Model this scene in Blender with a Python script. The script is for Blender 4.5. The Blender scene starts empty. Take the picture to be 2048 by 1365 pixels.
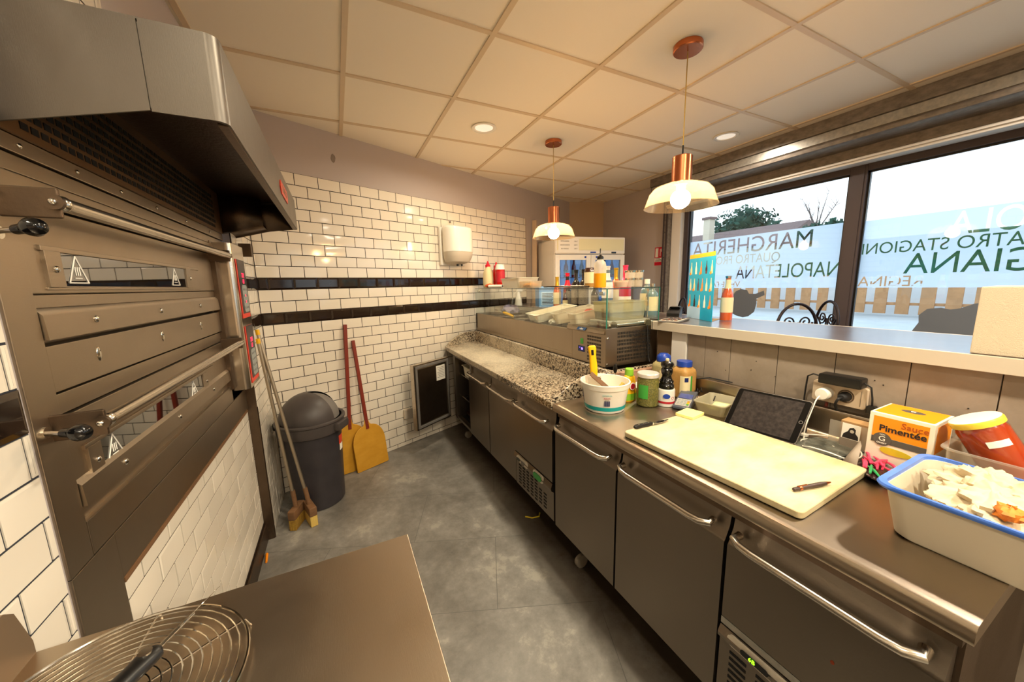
import bpy, bmesh, math, random
from mathutils import Vector, Matrix, Euler
from math import pi, sin, cos, radians
random.seed(7)
C = bpy.context.scene.collection
S = bpy.context.scene

# ------------------------------------------------------------ camera
cam = bpy.data.cameras.new('camera'); camo = bpy.data.objects.new('camera', cam); C.objects.link(camo)
cam.sensor_width = 36; cam.lens = 12.438; cam.clip_start = 0.02; cam.clip_end = 200
_yaw, _pitch, _roll = -.455, -.158, -.022
_F = Vector((-sin(_yaw)*cos(_pitch), cos(_yaw)*cos(_pitch), sin(_pitch)))
_R0 = Vector((cos(_yaw), sin(_yaw), 0)); _U0 = _R0.cross(_F)
_R = _R0*cos(_roll) + _U0*sin(_roll); _U = -_R0*sin(_roll) + _U0*cos(_roll)
camo.matrix_world = Matrix(((_R.x, _U.x, -_F.x, 0), (_R.y, _U.y, -_F.y, 0), (_R.z, _U.z, -_F.z, 1.435), (0, 0, 0, 1)))
S.camera = camo

# ------------------------------------------------------------ world, view, lights
S.view_settings.view_transform = 'Standard'; S.view_settings.look = 'None'
S.view_settings.exposure = 0.85; S.view_settings.gamma = 1.0; S.view_settings.use_curve_mapping = False
W = bpy.data.worlds.new('World'); S.world = W; W.use_nodes = True
_n = W.node_tree.nodes; _l = W.node_tree.links; _n.clear()
_o = _n.new('ShaderNodeOutputWorld'); _b = _n.new('ShaderNodeBackground'); _tc = _n.new('ShaderNodeTexCoord')
_sx = _n.new('ShaderNodeSeparateXYZ'); _cr = _n.new('ShaderNodeValToRGB')
_l.new(_tc.outputs['Generated'], _sx.inputs[0]); _l.new(_sx.outputs['Z'], _cr.inputs[0])
_cr.color_ramp.elements[0].position = 0.0; _cr.color_ramp.elements[0].color = (.92, .95, 1.0, 1)
_cr.color_ramp.elements[1].position = 0.5; _cr.color_ramp.elements[1].color = (.70, .83, 1.0, 1)
_l.new(_cr.outputs[0], _b.inputs[0]); _b.inputs[1].default_value = 1.5; _l.new(_b.outputs[0], _o.inputs[0])
S.cycles.use_denoising = True
S.cycles.max_bounces = 10; S.cycles.diffuse_bounces = 5; S.cycles.glossy_bounces = 5
S.cycles.transmission_bounces = 8; S.cycles.transparent_max_bounces = 24
S.cycles.sample_clamp_indirect = 6; S.cycles.caustics_reflective = False; S.cycles.caustics_refractive = False

def arealight(name, loc, size, power, col, rot=(0, 0, 0), spread=180, shape='DISK', sy=None):
    L = bpy.data.lights.new(name, 'AREA'); L.shape = shape; L.size = size
    if sy: L.size_y = sy
    L.energy = power; L.color = col; L.spread = radians(spread)
    o = bpy.data.objects.new(name, L); C.objects.link(o); o.location = loc; o.rotation_euler = rot
    return o
WARM = (1.0, .72, .42); NEUT = (1.0, .88, .67)
# ceiling downlights, kitchen aisle and customer side; unseen extras added to brighten the room
for i, (x, y, p) in enumerate([(1.0, .72, 13), (1.0, -.50, 20), (1.0, -1.7, 28), (2.84, .12, 16), (2.84, -1.7, 16), (-.15, -.2, 5), (-.15, -1.7, 12), (1.05, 2.524, 9), (2.84, 1.922, 6)]):
    arealight('downlight_fill_lamp', (x, y, 2.535), .13, p, NEUT if x < 2 else (1, .86, .7), spread=165)
# the sky is sampled through the shop window
_p = arealight('window_portal', (3.62, .35, 1.35), 2.0, 1, (1, 1, 1), rot=(0, radians(90), 0), shape='RECTANGLE', sy=4.8)
_p.data.cycles.is_portal = True

# ------------------------------------------------------------ materials
def lin(h):
    if isinstance(h, str):
        h = h.lstrip('#'); c = [int(h[i:i+2], 16)/255 for i in (0, 2, 4)]
    else: c = h
    return tuple(x/12.92 if x <= .04045 else ((x+.055)/1.055)**2.4 for x in c) + (1,)
M = {}
def mat(name, col, rough=.5, metal=0, spec=.5, trans=0, ior=1.45, em=None, ems=0, alpha=1, coat=0, sub=0,
        noise=None, bump=None, var=None):
    """noise: (scale, amount 0-1, second colour[, stretch xyz]);  bump: (scale, strength[, stretch]);  var: roughness variation (scale, amount, stretch)"""
    m = bpy.data.materials.new(name); m.use_nodes = True; nt = m.node_tree; N = nt.nodes; L = nt.links
    b = N['Principled BSDF']; c = lin(col)
    b.inputs['Base Color'].default_value = c; b.inputs['Roughness'].default_value = rough
    b.inputs['Metallic'].default_value = metal; b.inputs['Specular IOR Level'].default_value = spec
    b.inputs['IOR'].default_value = ior; b.inputs['Transmission Weight'].default_value = trans
    b.inputs['Alpha'].default_value = alpha; b.inputs['Coat Weight'].default_value = coat; b.inputs['Coat Roughness'].default_value = .28 if name == 'bar_top' else .05
    if sub: b.inputs['Subsurface Weight'].default_value = sub; b.inputs['Subsurface Radius'].default_value = (.02, .012, .008)
    if em: b.inputs['Emission Color'].default_value = lin(em); b.inputs['Emission Strength'].default_value = ems
    tc = N.new('ShaderNodeTexCoord')
    def tex(scale, stretch=None, detail=6, rg=.6):
        t = N.new('ShaderNodeTexNoise'); t.inputs['Scale'].default_value = scale; t.inputs['Detail'].default_value = detail; t.inputs['Roughness'].default_value = rg
        if stretch:
            mp = N.new('ShaderNodeMapping'); mp.inputs['Scale'].default_value = stretch
            L.new(tc.outputs['Object'], mp.inputs[0]); L.new(mp.outputs[0], t.inputs[0])
        else: L.new(tc.outputs['Object'], t.inputs[0])
        return t
    if noise:
        t = tex(noise[0], noise[3] if len(noise) > 3 else None)
        r = N.new('ShaderNodeValToRGB'); r.color_ramp.elements[0].position = .35; r.color_ramp.elements[1].position = .68
        L.new(t.outputs['Fac'], r.inputs[0])
        mx = N.new('ShaderNodeMix'); mx.data_type = 'RGBA'; mx.inputs[6].default_value = c; mx.inputs[7].default_value = lin(noise[2])
        mu = N.new('ShaderNodeMath'); mu.operation = 'MULTIPLY'; mu.inputs[1].default_value = noise[1]
        L.new(r.outputs[0], mu.inputs[0]); L.new(mu.outputs[0], mx.inputs[0]); L.new(mx.outputs[2], b.inputs['Base Color'])
    if bump:
        t = tex(bump[0], bump[2] if len(bump) > 2 else None, 8)
        bp = N.new('ShaderNodeBump'); bp.inputs['Strength'].default_value = bump[1]; bp.inputs['Distance'].default_value = .01
        L.new(t.outputs['Fac'], bp.inputs['Height']); L.new(bp.outputs[0], b.inputs['Normal'])
    if var:
        t = tex(var[0], var[2] if len(var) > 2 else None, 8)
        mr = N.new('ShaderNodeMapRange'); mr.inputs['To Min'].default_value = max(.02, rough-var[1]); mr.inputs['To Max'].default_value = rough+var[1]
        mr.inputs['From Min'].default_value = .15; mr.inputs['From Max'].default_value = .85
        L.new(t.outputs['Fac'], mr.inputs[0]); L.new(mr.outputs[0], b.inputs['Roughness'])
    M[name] = m
    return m
def glassmat(name, tint, refl=.06, rough=.0, edge=.6):
    """thin pane: see-through with a fresnel reflection"""
    m = bpy.data.materials.new(name); m.use_nodes = True; nt = m.node_tree; N = nt.nodes; L = nt.links; N.clear()
    o = N.new('ShaderNodeOutputMaterial'); t = N.new('ShaderNodeBsdfTransparent'); t.inputs[0].default_value = lin(tint)
    g = N.new('ShaderNodeBsdfGlossy'); g.inputs['Roughness'].default_value = rough
    lw = N.new('ShaderNodeLayerWeight'); lw.inputs[0].default_value = .25
    mr = N.new('ShaderNodeMapRange'); mr.inputs['To Min'].default_value = refl; mr.inputs['To Max'].default_value = edge
    mx = N.new('ShaderNodeMixShader'); L.new(lw.outputs['Fresnel'], mr.inputs[0]); L.new(mr.outputs[0], mx.inputs[0])
    L.new(t.outputs[0], mx.inputs[1]); L.new(g.outputs[0], mx.inputs[2]); L.new(mx.outputs[0], o.inputs[0])
    M[name] = m; return m
def plasticmat(name, col, clear=.4, rough=.35):
    """cloudy translucent plastic"""
    m = bpy.data.materials.new(name); m.use_nodes = True; nt = m.node_tree; N = nt.nodes; L = nt.links; N.clear()
    o = N.new('ShaderNodeOutputMaterial'); t = N.new('ShaderNodeBsdfTransparent'); t.inputs[0].default_value = lin(col)
    p = N.new('ShaderNodeBsdfPrincipled'); p.inputs['Base Color'].default_value = lin(col); p.inputs['Roughness'].default_value = rough
    tr = N.new('ShaderNodeBsdfTranslucent'); tr.inputs[0].default_value = lin(col)
    m1 = N.new('ShaderNodeMixShader'); m1.inputs[0].default_value = .35; L.new(p.outputs[0], m1.inputs[1]); L.new(tr.outputs[0], m1.inputs[2])
    m2 = N.new('ShaderNodeMixShader'); m2.inputs[0].default_value = clear; L.new(m1.outputs[0], m2.inputs[1]); L.new(t.outputs[0], m2.inputs[2])
    L.new(m2.outputs[0], o.inputs[0]); M[name] = m; return m

ST = dict(metal=1)
mat('steel', '#a89a88', .34, bump=(60, .06, (1, 14, 1)), var=(5, .10, (1, 6, 1)), noise=(3, .15, '#9a8c7b'), **ST)          # brushed along y
mat('steel_top', '#b5a794', .31, bump=(70, .05, (14, 1, 1)), var=(6, .06), **ST); mat('steel_soft', '#907a62', .5, metal=.6)
mat('steel_door', '#82786c', .36, bump=(180, .05), var=(3, .07), noise=(2, .15, '#7a7064'), **ST)
mat('steel_oven', '#ab9e8c', .36, bump=(60, .06, (14, 1, 14)), var=(4, .08), noise=(2, .25, '#978a78'), **ST)
mat('steel_hood', '#746e66', .42, bump=(60, .05, (14, 1, 1)), var=(3, .06), noise=(2, .25, '#675f57'), **ST)
mat('steel_bright', '#c9c0b2', .22, **ST)
mat('steel_dark', '#6f5f50', .42, noise=(8, .4, '#4f4135'), bump=(90, .08), **ST)
mat('chrome', '#d0ccc4', .12, **ST)
mat('grease', '#3b2414', .38, metal=.6, noise=(5, .8, '#140b07'), bump=(70, .15))
mat('black', '#100f0f', .35); mat('black_gloss', '#0b0b0c', .16); mat('black_matte', '#161414', .75); mat('hole', '#0a0806', .9)
mat('rubber', '#1b1a1a', .6)
mat('tile_white', '#ebe2d2', .10, spec=.55, noise=(1.2, .5, '#e2d6c2')); mat('tile_dark', '#2c1f17', .08, spec=.6, noise=(6, .6, '#17120f'))
mat('grout', '#2a2119', .9); mat('grout_blue', '#2b2e38', .9)
mat('paint', '#b9aea9', .75, bump=(120, .03)); mat('paint_beige', '#c0aa92', .75, bump=(120, .03)); mat('paint_white', '#ddd8d0', .5)
mat('ceiling_panel', '#f4ead8', .8, bump=(400, .05)); mat('t_bar', '#d6c1a2', .45)
mat('granite', '#c6b398', .14)
mat('zinc', '#8c8379', .48, metal=.45, noise=(40, .8, '#625b53', (1, .5, 1)), bump=(30, .1)); mat('zinc_light', '#b8b4aa', .35, metal=.8, noise=(40, .6, '#8a8a86'))
mat('frame_dark', '#43393a', .5); mat('white', '#e2ddd2', .4); mat('white_gloss', '#efe9dd', .18); mat('cream', '#e9dcb9', .35)
mat('bar_white', '#bfb4a2', .35); mat('bar_top', '#5b4d49', .20, coat=.8, noise=(14, .6, '#453730'), var=(8, .08), bump=(20, .04))
mat('copper', '#c8774e', .26, bump=(80, .05, (1, 1, .05)), **ST)
mat('red', '#c8102a', .4); mat('red_label', '#b3202c', .5); mat('paper', '#efe9dc', .8); mat('yellow', '#f2b705', .35); mat('blue', '#1d3f9c', .35)
mat('blue_deep', '#14245f', .3); mat('green', '#3f9a3a', .4); mat('orange', '#f28a0c', .5); mat('ink', '#221d1b', .6); mat('ink_grey', '#6d6863', .6)
mat('brand_red', '#d3422c', .4); mat('teal', '#1ba3a0', .4); mat('cable_white', '#ece6d8', .4); mat('wood', '#79573a', .55, noise=(12, .6, '#57402a', (1, 1, 6)))
mat('cardboard', '#b08a5c', .8)

_N = M['steel_top'].node_tree.nodes; _cx = _N.new('ShaderNodeCombineXYZ'); _cx.inputs[1].default_value = 1
M['steel_top'].node_tree.links.new(_cx.outputs[0], _N['Principled BSDF'].inputs['Tangent']); _N['Principled BSDF'].inputs['Anisotropic'].default_value = .75
# granite speckle / floor / planks / board get their own graphs
def nodes(m):
    nt = m.node_tree; return nt.nodes, nt.links, nt.nodes['Principled BSDF']
def ramp(N, stops, mode='LINEAR'):
    r = N.new('ShaderNodeValToRGB'); r.color_ramp.interpolation = mode
    while len(r.color_ramp.elements) < len(stops): r.color_ramp.elements.new(.5)
    for e, (p, c) in zip(r.color_ramp.elements, stops): e.position = p; e.color = lin(c)
    return r
N, L, b = nodes(M['granite'])
tc = N.new('ShaderNodeTexCoord'); v = N.new('ShaderNodeTexVoronoi'); v.inputs['Scale'].default_value = 130
n1 = N.new('ShaderNodeTexNoise'); n1.inputs['Scale'].default_value = 90; n1.inputs['Detail'].default_value = 4
L.new(tc.outputs['Object'], v.inputs[0]); L.new(tc.outputs['Object'], n1.inputs[0])
sep = N.new('ShaderNodeSeparateColor'); L.new(v.outputs['Color'], sep.inputs[0])
ad = N.new('ShaderNodeMath'); ad.operation = 'ADD'; L.new(sep.outputs[0], ad.inputs[0]); L.new(n1.outputs['Fac'], ad.inputs[1])
r = ramp(N, [(.0, '#110e0b'), (.44, '#2c231e'), (.50, '#6f6050'), (.60, '#998770'), (.75, '#b3a288'), (1, '#d0c3ab')])
hf = N.new('ShaderNodeMath'); hf.operation = 'MULTIPLY'; hf.inputs[1].default_value = .62; L.new(ad.outputs[0], hf.inputs[0]); L.new(hf.outputs[0], r.inputs[0])
# flour dust lying on the far half of the slab
sx = N.new('ShaderNodeSeparateXYZ'); L.new(tc.outputs['Object'], sx.inputs[0])
nn = N.new('ShaderNodeTexNoise'); nn.inputs['Scale'].default_value = 3.5; nn.inputs['Detail'].default_value = 7; L.new(tc.outputs['Object'], nn.inputs[0])
vm = N.new('ShaderNodeVectorMath'); vm.operation = 'DISTANCE'; vm.inputs[1].default_value = (.20, .78, .845)
mp = N.new('ShaderNodeMapping'); mp.inputs['Scale'].default_value = (1.5, .62, 1); mp.inputs['Location'].default_value = (0, 0, 0)
L.new(tc.outputs['Object'], mp.inputs[0]); L.new(mp.outputs[0], vm.inputs[0])
m3 = N.new('ShaderNodeMath'); m3.operation = 'MULTIPLY_ADD'; m3.inputs[1].default_value = .8; L.new(nn.outputs['Fac'], m3.inputs[0]); L.new(vm.outputs['Value'], m3.inputs[2])
fr = ramp(N, [(.50, '#ffffff'), (.95, '#000000')]); L.new(m3.outputs[0], fr.inputs[0])
fm = N.new('ShaderNodeMath'); fm.operation = 'MULTIPLY'; fm.inputs[1].default_value = .75; L.new(fr.outputs[0], fm.inputs[0])
mx = N.new('ShaderNodeMix'); mx.data_type = 'RGBA'; mx.inputs[7].default_value = lin('#d8cdb4'); L.new(fm.outputs[0], mx.inputs[0]); L.new(r.outputs[0], mx.inputs[6])
L.new(mx.outputs[2], b.inputs['Base Color'])
ra = N.new('ShaderNodeMath'); ra.operation = 'MULTIPLY_ADD'; ra.inputs[1].default_value = .5; ra.inputs[2].default_value = .14; L.new(fm.outputs[0], ra.inputs[0]); L.new(ra.outputs[0], b.inputs['Roughness'])

def floor_mat():
    m = mat('floor_vinyl', '#7d7a75', .38); N, L, b = nodes(m)
    tc = N.new('ShaderNodeTexCoord')
    a = N.new('ShaderNodeTexNoise'); a.inputs['Scale'].default_value = 2.2; a.inputs['Detail'].default_value = 10; a.inputs['Roughness'].default_value = .65; a.inputs['Distortion'].default_value = .4
    c = N.new('ShaderNodeTexNoise'); c.inputs['Scale'].default_value = 16; c.inputs['Detail'].default_value = 10; c.inputs['Roughness'].default_value = .75
    mp = N.new('ShaderNodeMapping'); mp.inputs['Rotation'].default_value = (0, 0, radians(22.3)); L.new(tc.outputs['Object'], mp.inputs[0])
    br = N.new('ShaderNodeTexBrick'); br.inputs['Scale'].default_value = 1; br.inputs['Brick Width'].default_value = .92; br.inputs['Row Height'].default_value = .46
    br.inputs['Mortar Size'].default_value = .0016; br.inputs['Mortar Smooth'].default_value = .3
    br.inputs['Color1'].default_value = (.42, .42, .42, 1); br.inputs['Color2'].default_value = (.58, .58, .58, 1); br.inputs['Mortar'].default_value = (.1, .1, .1, 1)
    for t in (a, c): L.new(tc.outputs['Object'], t.inputs[0])
    L.new(mp.outputs[0], br.inputs[0])
    s = N.new('ShaderNodeMath'); s.operation = 'MULTIPLY_ADD'; s.inputs[1].default_value = .5; L.new(c.outputs['Fac'], s.inputs[0]); L.new(a.outputs['Fac'], s.inputs[2])
    s2 = N.new('ShaderNodeMath'); s2.operation = 'MULTIPLY_ADD'; s2.inputs[1].default_value = .22; L.new(br.outputs['Color'], s2.inputs[0]); L.new(s.outputs[0], s2.inputs[2])
    r = ramp(N, [(.60, '#56524c'), (.80, '#716d66'), (.95, '#85817a'), (1.0, '#989388')]); L.new(s2.outputs[0], r.inputs[0])
    mx = N.new('ShaderNodeMix'); mx.data_type = 'RGBA'; mx.inputs[7].default_value = lin('#5c5a56'); L.new(br.outputs['Fac'], mx.inputs[0]); L.new(r.outputs[0], mx.inputs[6])
    # brown grime below the counter fronts, darkened further to paint their shadow band
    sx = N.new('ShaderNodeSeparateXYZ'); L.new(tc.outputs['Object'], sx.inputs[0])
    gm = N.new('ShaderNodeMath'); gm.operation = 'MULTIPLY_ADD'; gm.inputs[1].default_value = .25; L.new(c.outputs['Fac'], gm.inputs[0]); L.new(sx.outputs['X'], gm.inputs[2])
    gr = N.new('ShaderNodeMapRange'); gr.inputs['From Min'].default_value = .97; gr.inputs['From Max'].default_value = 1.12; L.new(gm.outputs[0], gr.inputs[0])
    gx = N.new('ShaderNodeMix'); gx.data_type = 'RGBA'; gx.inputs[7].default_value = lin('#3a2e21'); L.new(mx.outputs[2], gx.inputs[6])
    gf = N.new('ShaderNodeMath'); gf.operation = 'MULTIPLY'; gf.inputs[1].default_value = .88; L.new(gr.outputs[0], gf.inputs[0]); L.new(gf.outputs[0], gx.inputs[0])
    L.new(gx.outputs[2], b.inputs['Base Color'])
    mr = N.new('ShaderNodeMapRange'); mr.inputs['To Min'].default_value = .26; mr.inputs['To Max'].default_value = .5; L.new(c.outputs['Fac'], mr.inputs[0]); L.new(mr.outputs[0], b.inputs['Roughness'])
    bp = N.new('ShaderNodeBump'); bp.inputs['Strength'].default_value = .12; bp.inputs['Distance'].default_value = .004; L.new(c.outputs['Fac'], bp.inputs['Height']); L.new(bp.outputs[0], b.inputs['Normal'])
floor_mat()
mat('plank', '#97897a', .55, noise=(7, .7, '#7b6d5c'), bump=(30, .08)); mat('plank_gap', '#6a5640', .9)
mat('board', '#d4c7a3', .5, noise=(6, .8, '#b9a273', (1, 2, 1)), bump=(160, .12))
mat('bin_plastic', '#2d2a2e', .42, noise=(9, .35, '#454042'), bump=(50, .05)); mat('bin_lid', '#3f3936', .45, noise=(9, .3, '#544b4b'))
mat('peel_wood', '#c08a22', .5, noise=(8, .5, '#d6a23a', (1, 1, 2)), bump=(40, .08)); mat('peel_handle', '#7b2a1a', .45)

# ------------------------------------------------------------ mesh builder
class MB:
    def __init__(s): s.bm = bmesh.new(); s.X = Matrix.Identity(4)
    def _tag(s, vs, fs, m, X=None):
        X = s.X if X is None else s.X @ X
        for v in vs: v.co = X @ v.co
        for f in fs: f.material_index = m
        return s
    def box(s, x0, x1, y0, y1, z0, z1, m=0, bev=0, seg=2, X=None):
        bm = s.bm
        P = [(x0, y0, z0), (x1, y0, z0), (x1, y1, z0), (x0, y1, z0), (x0, y0, z1), (x1, y0, z1), (x1, y1, z1), (x0, y1, z1)]
        v = [bm.verts.new(p) for p in P]
        fs = [bm.faces.new([v[i] for i in q]) for q in ((0, 3, 2, 1), (4, 5, 6, 7), (0, 1, 5, 4), (1, 2, 6, 5), (2, 3, 7, 6), (3, 0, 4, 7))]
        if bev:
            es = list({e for f in fs for e in f.edges})
            for f in fs: f.material_index = m
            r = bmesh.ops.bevel(bm, geom=es, offset=bev, segments=seg, profile=.5, affect='EDGES', clamp_overlap=True)
            vs = {w for w in r['verts']} | {w for w in v if w.is_valid}
            fs = {f for w in vs for f in w.link_faces}; vs = {w for f in fs for w in f.verts}
            return s._tag(vs, fs, m, X)
        return s._tag(v, fs, m, X)
    def cbox(s, c, d, m=0, bev=0, rot=None, seg=2):
        X = Matrix.Translation(c) @ (Euler(rot).to_matrix().to_4x4() if rot else Matrix.Identity(4))
        return s.box(-d[0]/2, d[0]/2, -d[1]/2, d[1]/2, -d[2]/2, d[2]/2, m, bev, seg, X)
    def prism(s, poly, h, m=0, X=None, z0=0, mside=None):
        bm = s.bm; n = len(poly)
        a = [bm.verts.new((p[0], p[1], z0)) for p in poly]; b = [bm.verts.new((p[0], p[1], z0+h)) for p in poly]
        f1 = [bm.faces.new(list(reversed(a))), bm.faces.new(b)]
        f2 = [bm.faces.new((a[i], a[(i+1) % n], b[(i+1) % n], b[i])) for i in range(n)]
        s._tag(a+b, f1, m, X)
        for f in f2: f.material_index = m if mside is None else mside
        return s
    def quad(s, pts, m=0, X=None):
        v = [s.bm.verts.new(p) for p in pts]; f = s.bm.faces.new(v); return s._tag(v, [f], m, X)
    def mesh(s, verts, faces, m=0, X=None):
        v = [s.bm.verts.new(p) for p in verts]; fs = []
        for q in faces:
            try: fs.append(s.bm.faces.new([v[i] for i in q]))
            except ValueError: pass
        return s._tag(v, fs, m, X)
    def lathe(s, prof, c=(0, 0, 0), seg=32, m=0, X=None, sq=None, a0=0, a1=2*pi):
        """prof: (r, z) pairs; sq = rounded-square exponent"""
        bm = s.bm; rings = []; vs = []; fs = []; full = abs(a1-a0-2*pi) < 1e-6
        k = seg if full else seg+1
        for (r, z) in prof:
            if r < 1e-6: v = bm.verts.new((c[0], c[1], c[2]+z)); rings.append([v]); vs.append(v); continue
            ring = []
            for i in range(k):
                a = a0+(a1-a0)*i/seg; q = 1
                if sq: q = 1/((abs(cos(a))**sq+abs(sin(a))**sq)**(1/sq))
                ring.append(bm.verts.new((c[0]+r*q*cos(a), c[1]+r*q*sin(a), c[2]+z)))
            rings.append(ring); vs += ring
        for A, B in zip(rings, rings[1:]):
            for i in range(seg if not full else k):
                j = (i+1) % k if full else i+1
                if len(A) == 1 and len(B) == 1: continue
                if len(A) == 1: fs.append(bm.faces.new((A[0], B[j], B[i])))
                elif len(B) == 1: fs.append(bm.faces.new((A[i], A[j], B[0])))
                else: fs.append(bm.faces.new((A[i], A[j], B[j], B[i])))
        return s._tag(vs, fs, m, X)
    def tube(s, pts, r, seg=8, m=0, closed=False, X=None, cap=True, rs=None):
        bm = s.bm; P = [Vector(p) for p in pts]; n = len(P); rings = []; vs = []; fs = []; up = None
        for i in range(n):
            if closed: t = (P[(i+1) % n]-P[i-1])
            else: t = P[min(i+1, n-1)]-P[max(i-1, 0)]
            t.normalize()
            if up is None: up = Vector((0, 0, 1)) if abs(t.z) < .9 else Vector((1, 0, 0))
            a = t.cross(up); a = a.normalized() if a.length > 1e-6 else t.orthogonal().normalized(); b = a.cross(t).normalized(); up = b
            rr = rs[i] if rs else r
            ring = [bm.verts.new(P[i]+(a*cos(2*pi*k/seg)+b*sin(2*pi*k/seg))*rr) for k in range(seg)]
            rings.append(ring); vs += ring
        for i in range(n if closed else n-1):
            A = rings[i]; B = rings[(i+1) % n]
            for k in range(seg): fs.append(bm.faces.new((A[k], A[(k+1) % seg], B[(k+1) % seg], B[k])))
        if cap and not closed: fs.append(bm.faces.new(list(reversed(rings[0])))); fs.append(bm.faces.new(rings[-1]))
        return s._tag(vs, fs, m, X)
    def cyl(s, c, r, h, m=0, seg=24, X=None, r2=None):
        r2 = r if r2 is None else r2
        return s.lathe([(0, 0), (r, 0), (r2, h), (0, h)], c, seg, m, X)
    def ball(s, c, r, m=0, seg=20, X=None, sc=(1, 1, 1)):
        T = Matrix.Translation(c) @ Matrix.Diagonal((sc[0], sc[1], sc[2], 1)); k = seg//2
        pr = [(r*sin(pi*i/k), -r*cos(pi*i/k)) for i in range(k+1)]
        return s.lathe(pr, (0, 0, 0), seg, m, T if X is None else X @ T)
    def loft(s, rings, m=0, closed=True, cap0=False, cap1=False, X=None):
        bm = s.bm; R = [[bm.verts.new(p) for p in r] for r in rings]; fs = []; n = len(R[0])
        for A, B in zip(R, R[1:]):
            for i in range(n if closed else n-1): fs.append(bm.faces.new((A[i], A[(i+1) % n], B[(i+1) % n], B[i])))
        if cap0: fs.append(bm.faces.new(list(reversed(R[0]))))
        if cap1: fs.append(bm.faces.new(R[-1]))
        return s._tag([v for r in R for v in r], fs, m, X)

def rrect(w, d, r, n=5, cx=0, cy=0):
    out = []
    for (sx, sy, a) in ((1, 1, 0), (-1, 1, pi/2), (-1, -1, pi), (1, -1, 1.5*pi)):
        for i in range(n+1):
            t = a+pi/2*i/n; out.append((cx+sx*(w/2-r)+r*cos(t), cy+sy*(d/2-r)+r*sin(t)))
    return out

def link(name, mb, mats, parent=None, world=True, ang=38, solid=0, sub=0):
    """mb coordinates: world (shifted into the parent's frame) unless world=False"""
    me = bpy.data.meshes.new(name); bm = mb.bm
    bmesh.ops.recalc_face_normals(bm, faces=bm.faces[:])
    if parent is not None and world:
        inv = wm(parent).inverted()
        for v in bm.verts: v.co = inv @ v.co
    bm.to_mesh(me); bm.free()
    for m in (mats if isinstance(mats, (list, tuple)) else [mats]): me.materials.append(M[m])
    me.shade_smooth()
    me.set_sharp_from_angle(angle=radians(ang))
    o = bpy.data.objects.new(name, me); C.objects.link(o)
    if parent is not None: o.parent = parent
    if len(me.polygons) < 20000 and name not in ('tile_cladding', 'frosted_film', 'crown'): md = o.modifiers.new('weighted', 'WEIGHTED_NORMAL'); md.keep_sharp = True; md.weight = 80
    if solid: md = o.modifiers.new('thick', 'SOLIDIFY'); md.thickness = solid; md.offset = 0
    if sub: md = o.modifiers.new('sub', 'SUBSURF'); md.levels = sub; md.render_levels = sub
    return o
def wm(o):
    T = Matrix.Translation(o.location) @ o.rotation_euler.to_matrix().to_4x4()
    return wm(o.parent) @ T if o.parent else T
def tag(o, label, cat, group=None, kind=None):
    if label: o['label'] = label
    if cat: o['category'] = cat
    if group: o['group'] = group
    if kind: o['kind'] = kind
    return o
def thing(name, label, cat, loc=(0, 0, 0), rot=0, group=None):
    o = bpy.data.objects.new(name, None); C.objects.link(o); o.location = loc; o.empty_display_size = .05
    o.rotation_euler = rot if isinstance(rot, (tuple, list)) else (0, 0, rot)
    return tag(o, label, cat, group)
def struct(name, mb, mats, parent=None, **k):
    o = link(name, mb, mats, parent, **k)
    if parent is None: o['kind'] = 'structure'
    return o
def solo(name, label, cat, mb, mats, loc=(0, 0, 0), rot=0, group=None, **k):
    o = link(name, mb, mats, None, **k); o.location = loc
    o.rotation_euler = rot if isinstance(rot, (tuple, list)) else (0, 0, rot)
    return tag(o, label, cat, group)
def dup(root, loc, rot=None, label=None, group=None):
    r = root.copy(); C.objects.link(r); r.location = loc
    if rot is not None: r.rotation_euler = rot if isinstance(rot, (tuple, list)) else (0, 0, rot)
    if label: r['label'] = label
    if group: r['group'] = group
    for ch in list(root.children):
        c = ch.copy(); C.objects.link(c); c.parent = r
        for g in list(ch.children):
            d = g.copy(); C.objects.link(d); d.parent = c
    return r
def text(name, s, size, X, mt, parent, ext=.0004, off=0, align='CENTER', sx=1):
    """lettering in the local XY plane of matrix X (parent frame)"""
    cu = bpy.data.curves.new(name, 'FONT'); cu.body = s; cu.size = size; cu.align_x = align; cu.align_y = 'CENTER'; cu.extrude = ext; cu.offset = off
    cu.resolution_u = 3
    t = bpy.data.objects.new('tmp', cu); C.objects.link(t)
    dg = bpy.context.evaluated_depsgraph_get(); me = bpy.data.meshes.new_from_object(t.evaluated_get(dg)); bpy.data.objects.remove(t)
    me.transform(X @ Matrix.Diagonal((sx, 1, 1, 1))); me.materials.clear(); me.materials.append(M[mt]); me.name = name
    o = bpy.data.objects.new(name, me); C.objects.link(o)
    if parent is not None: o.parent = parent
    return o
def frame(o, x, y):
    """matrix with origin o, local X axis x, local Y axis y"""
    x = Vector(x).normalized(); y = Vector(y).normalized(); z = x.cross(y)
    return Matrix(((x.x, y.x, z.x, o[0]), (x.y, y.y, z.y, o[1]), (x.z, y.z, z.z, o[2]), (0, 0, 0, 1)))
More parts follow.
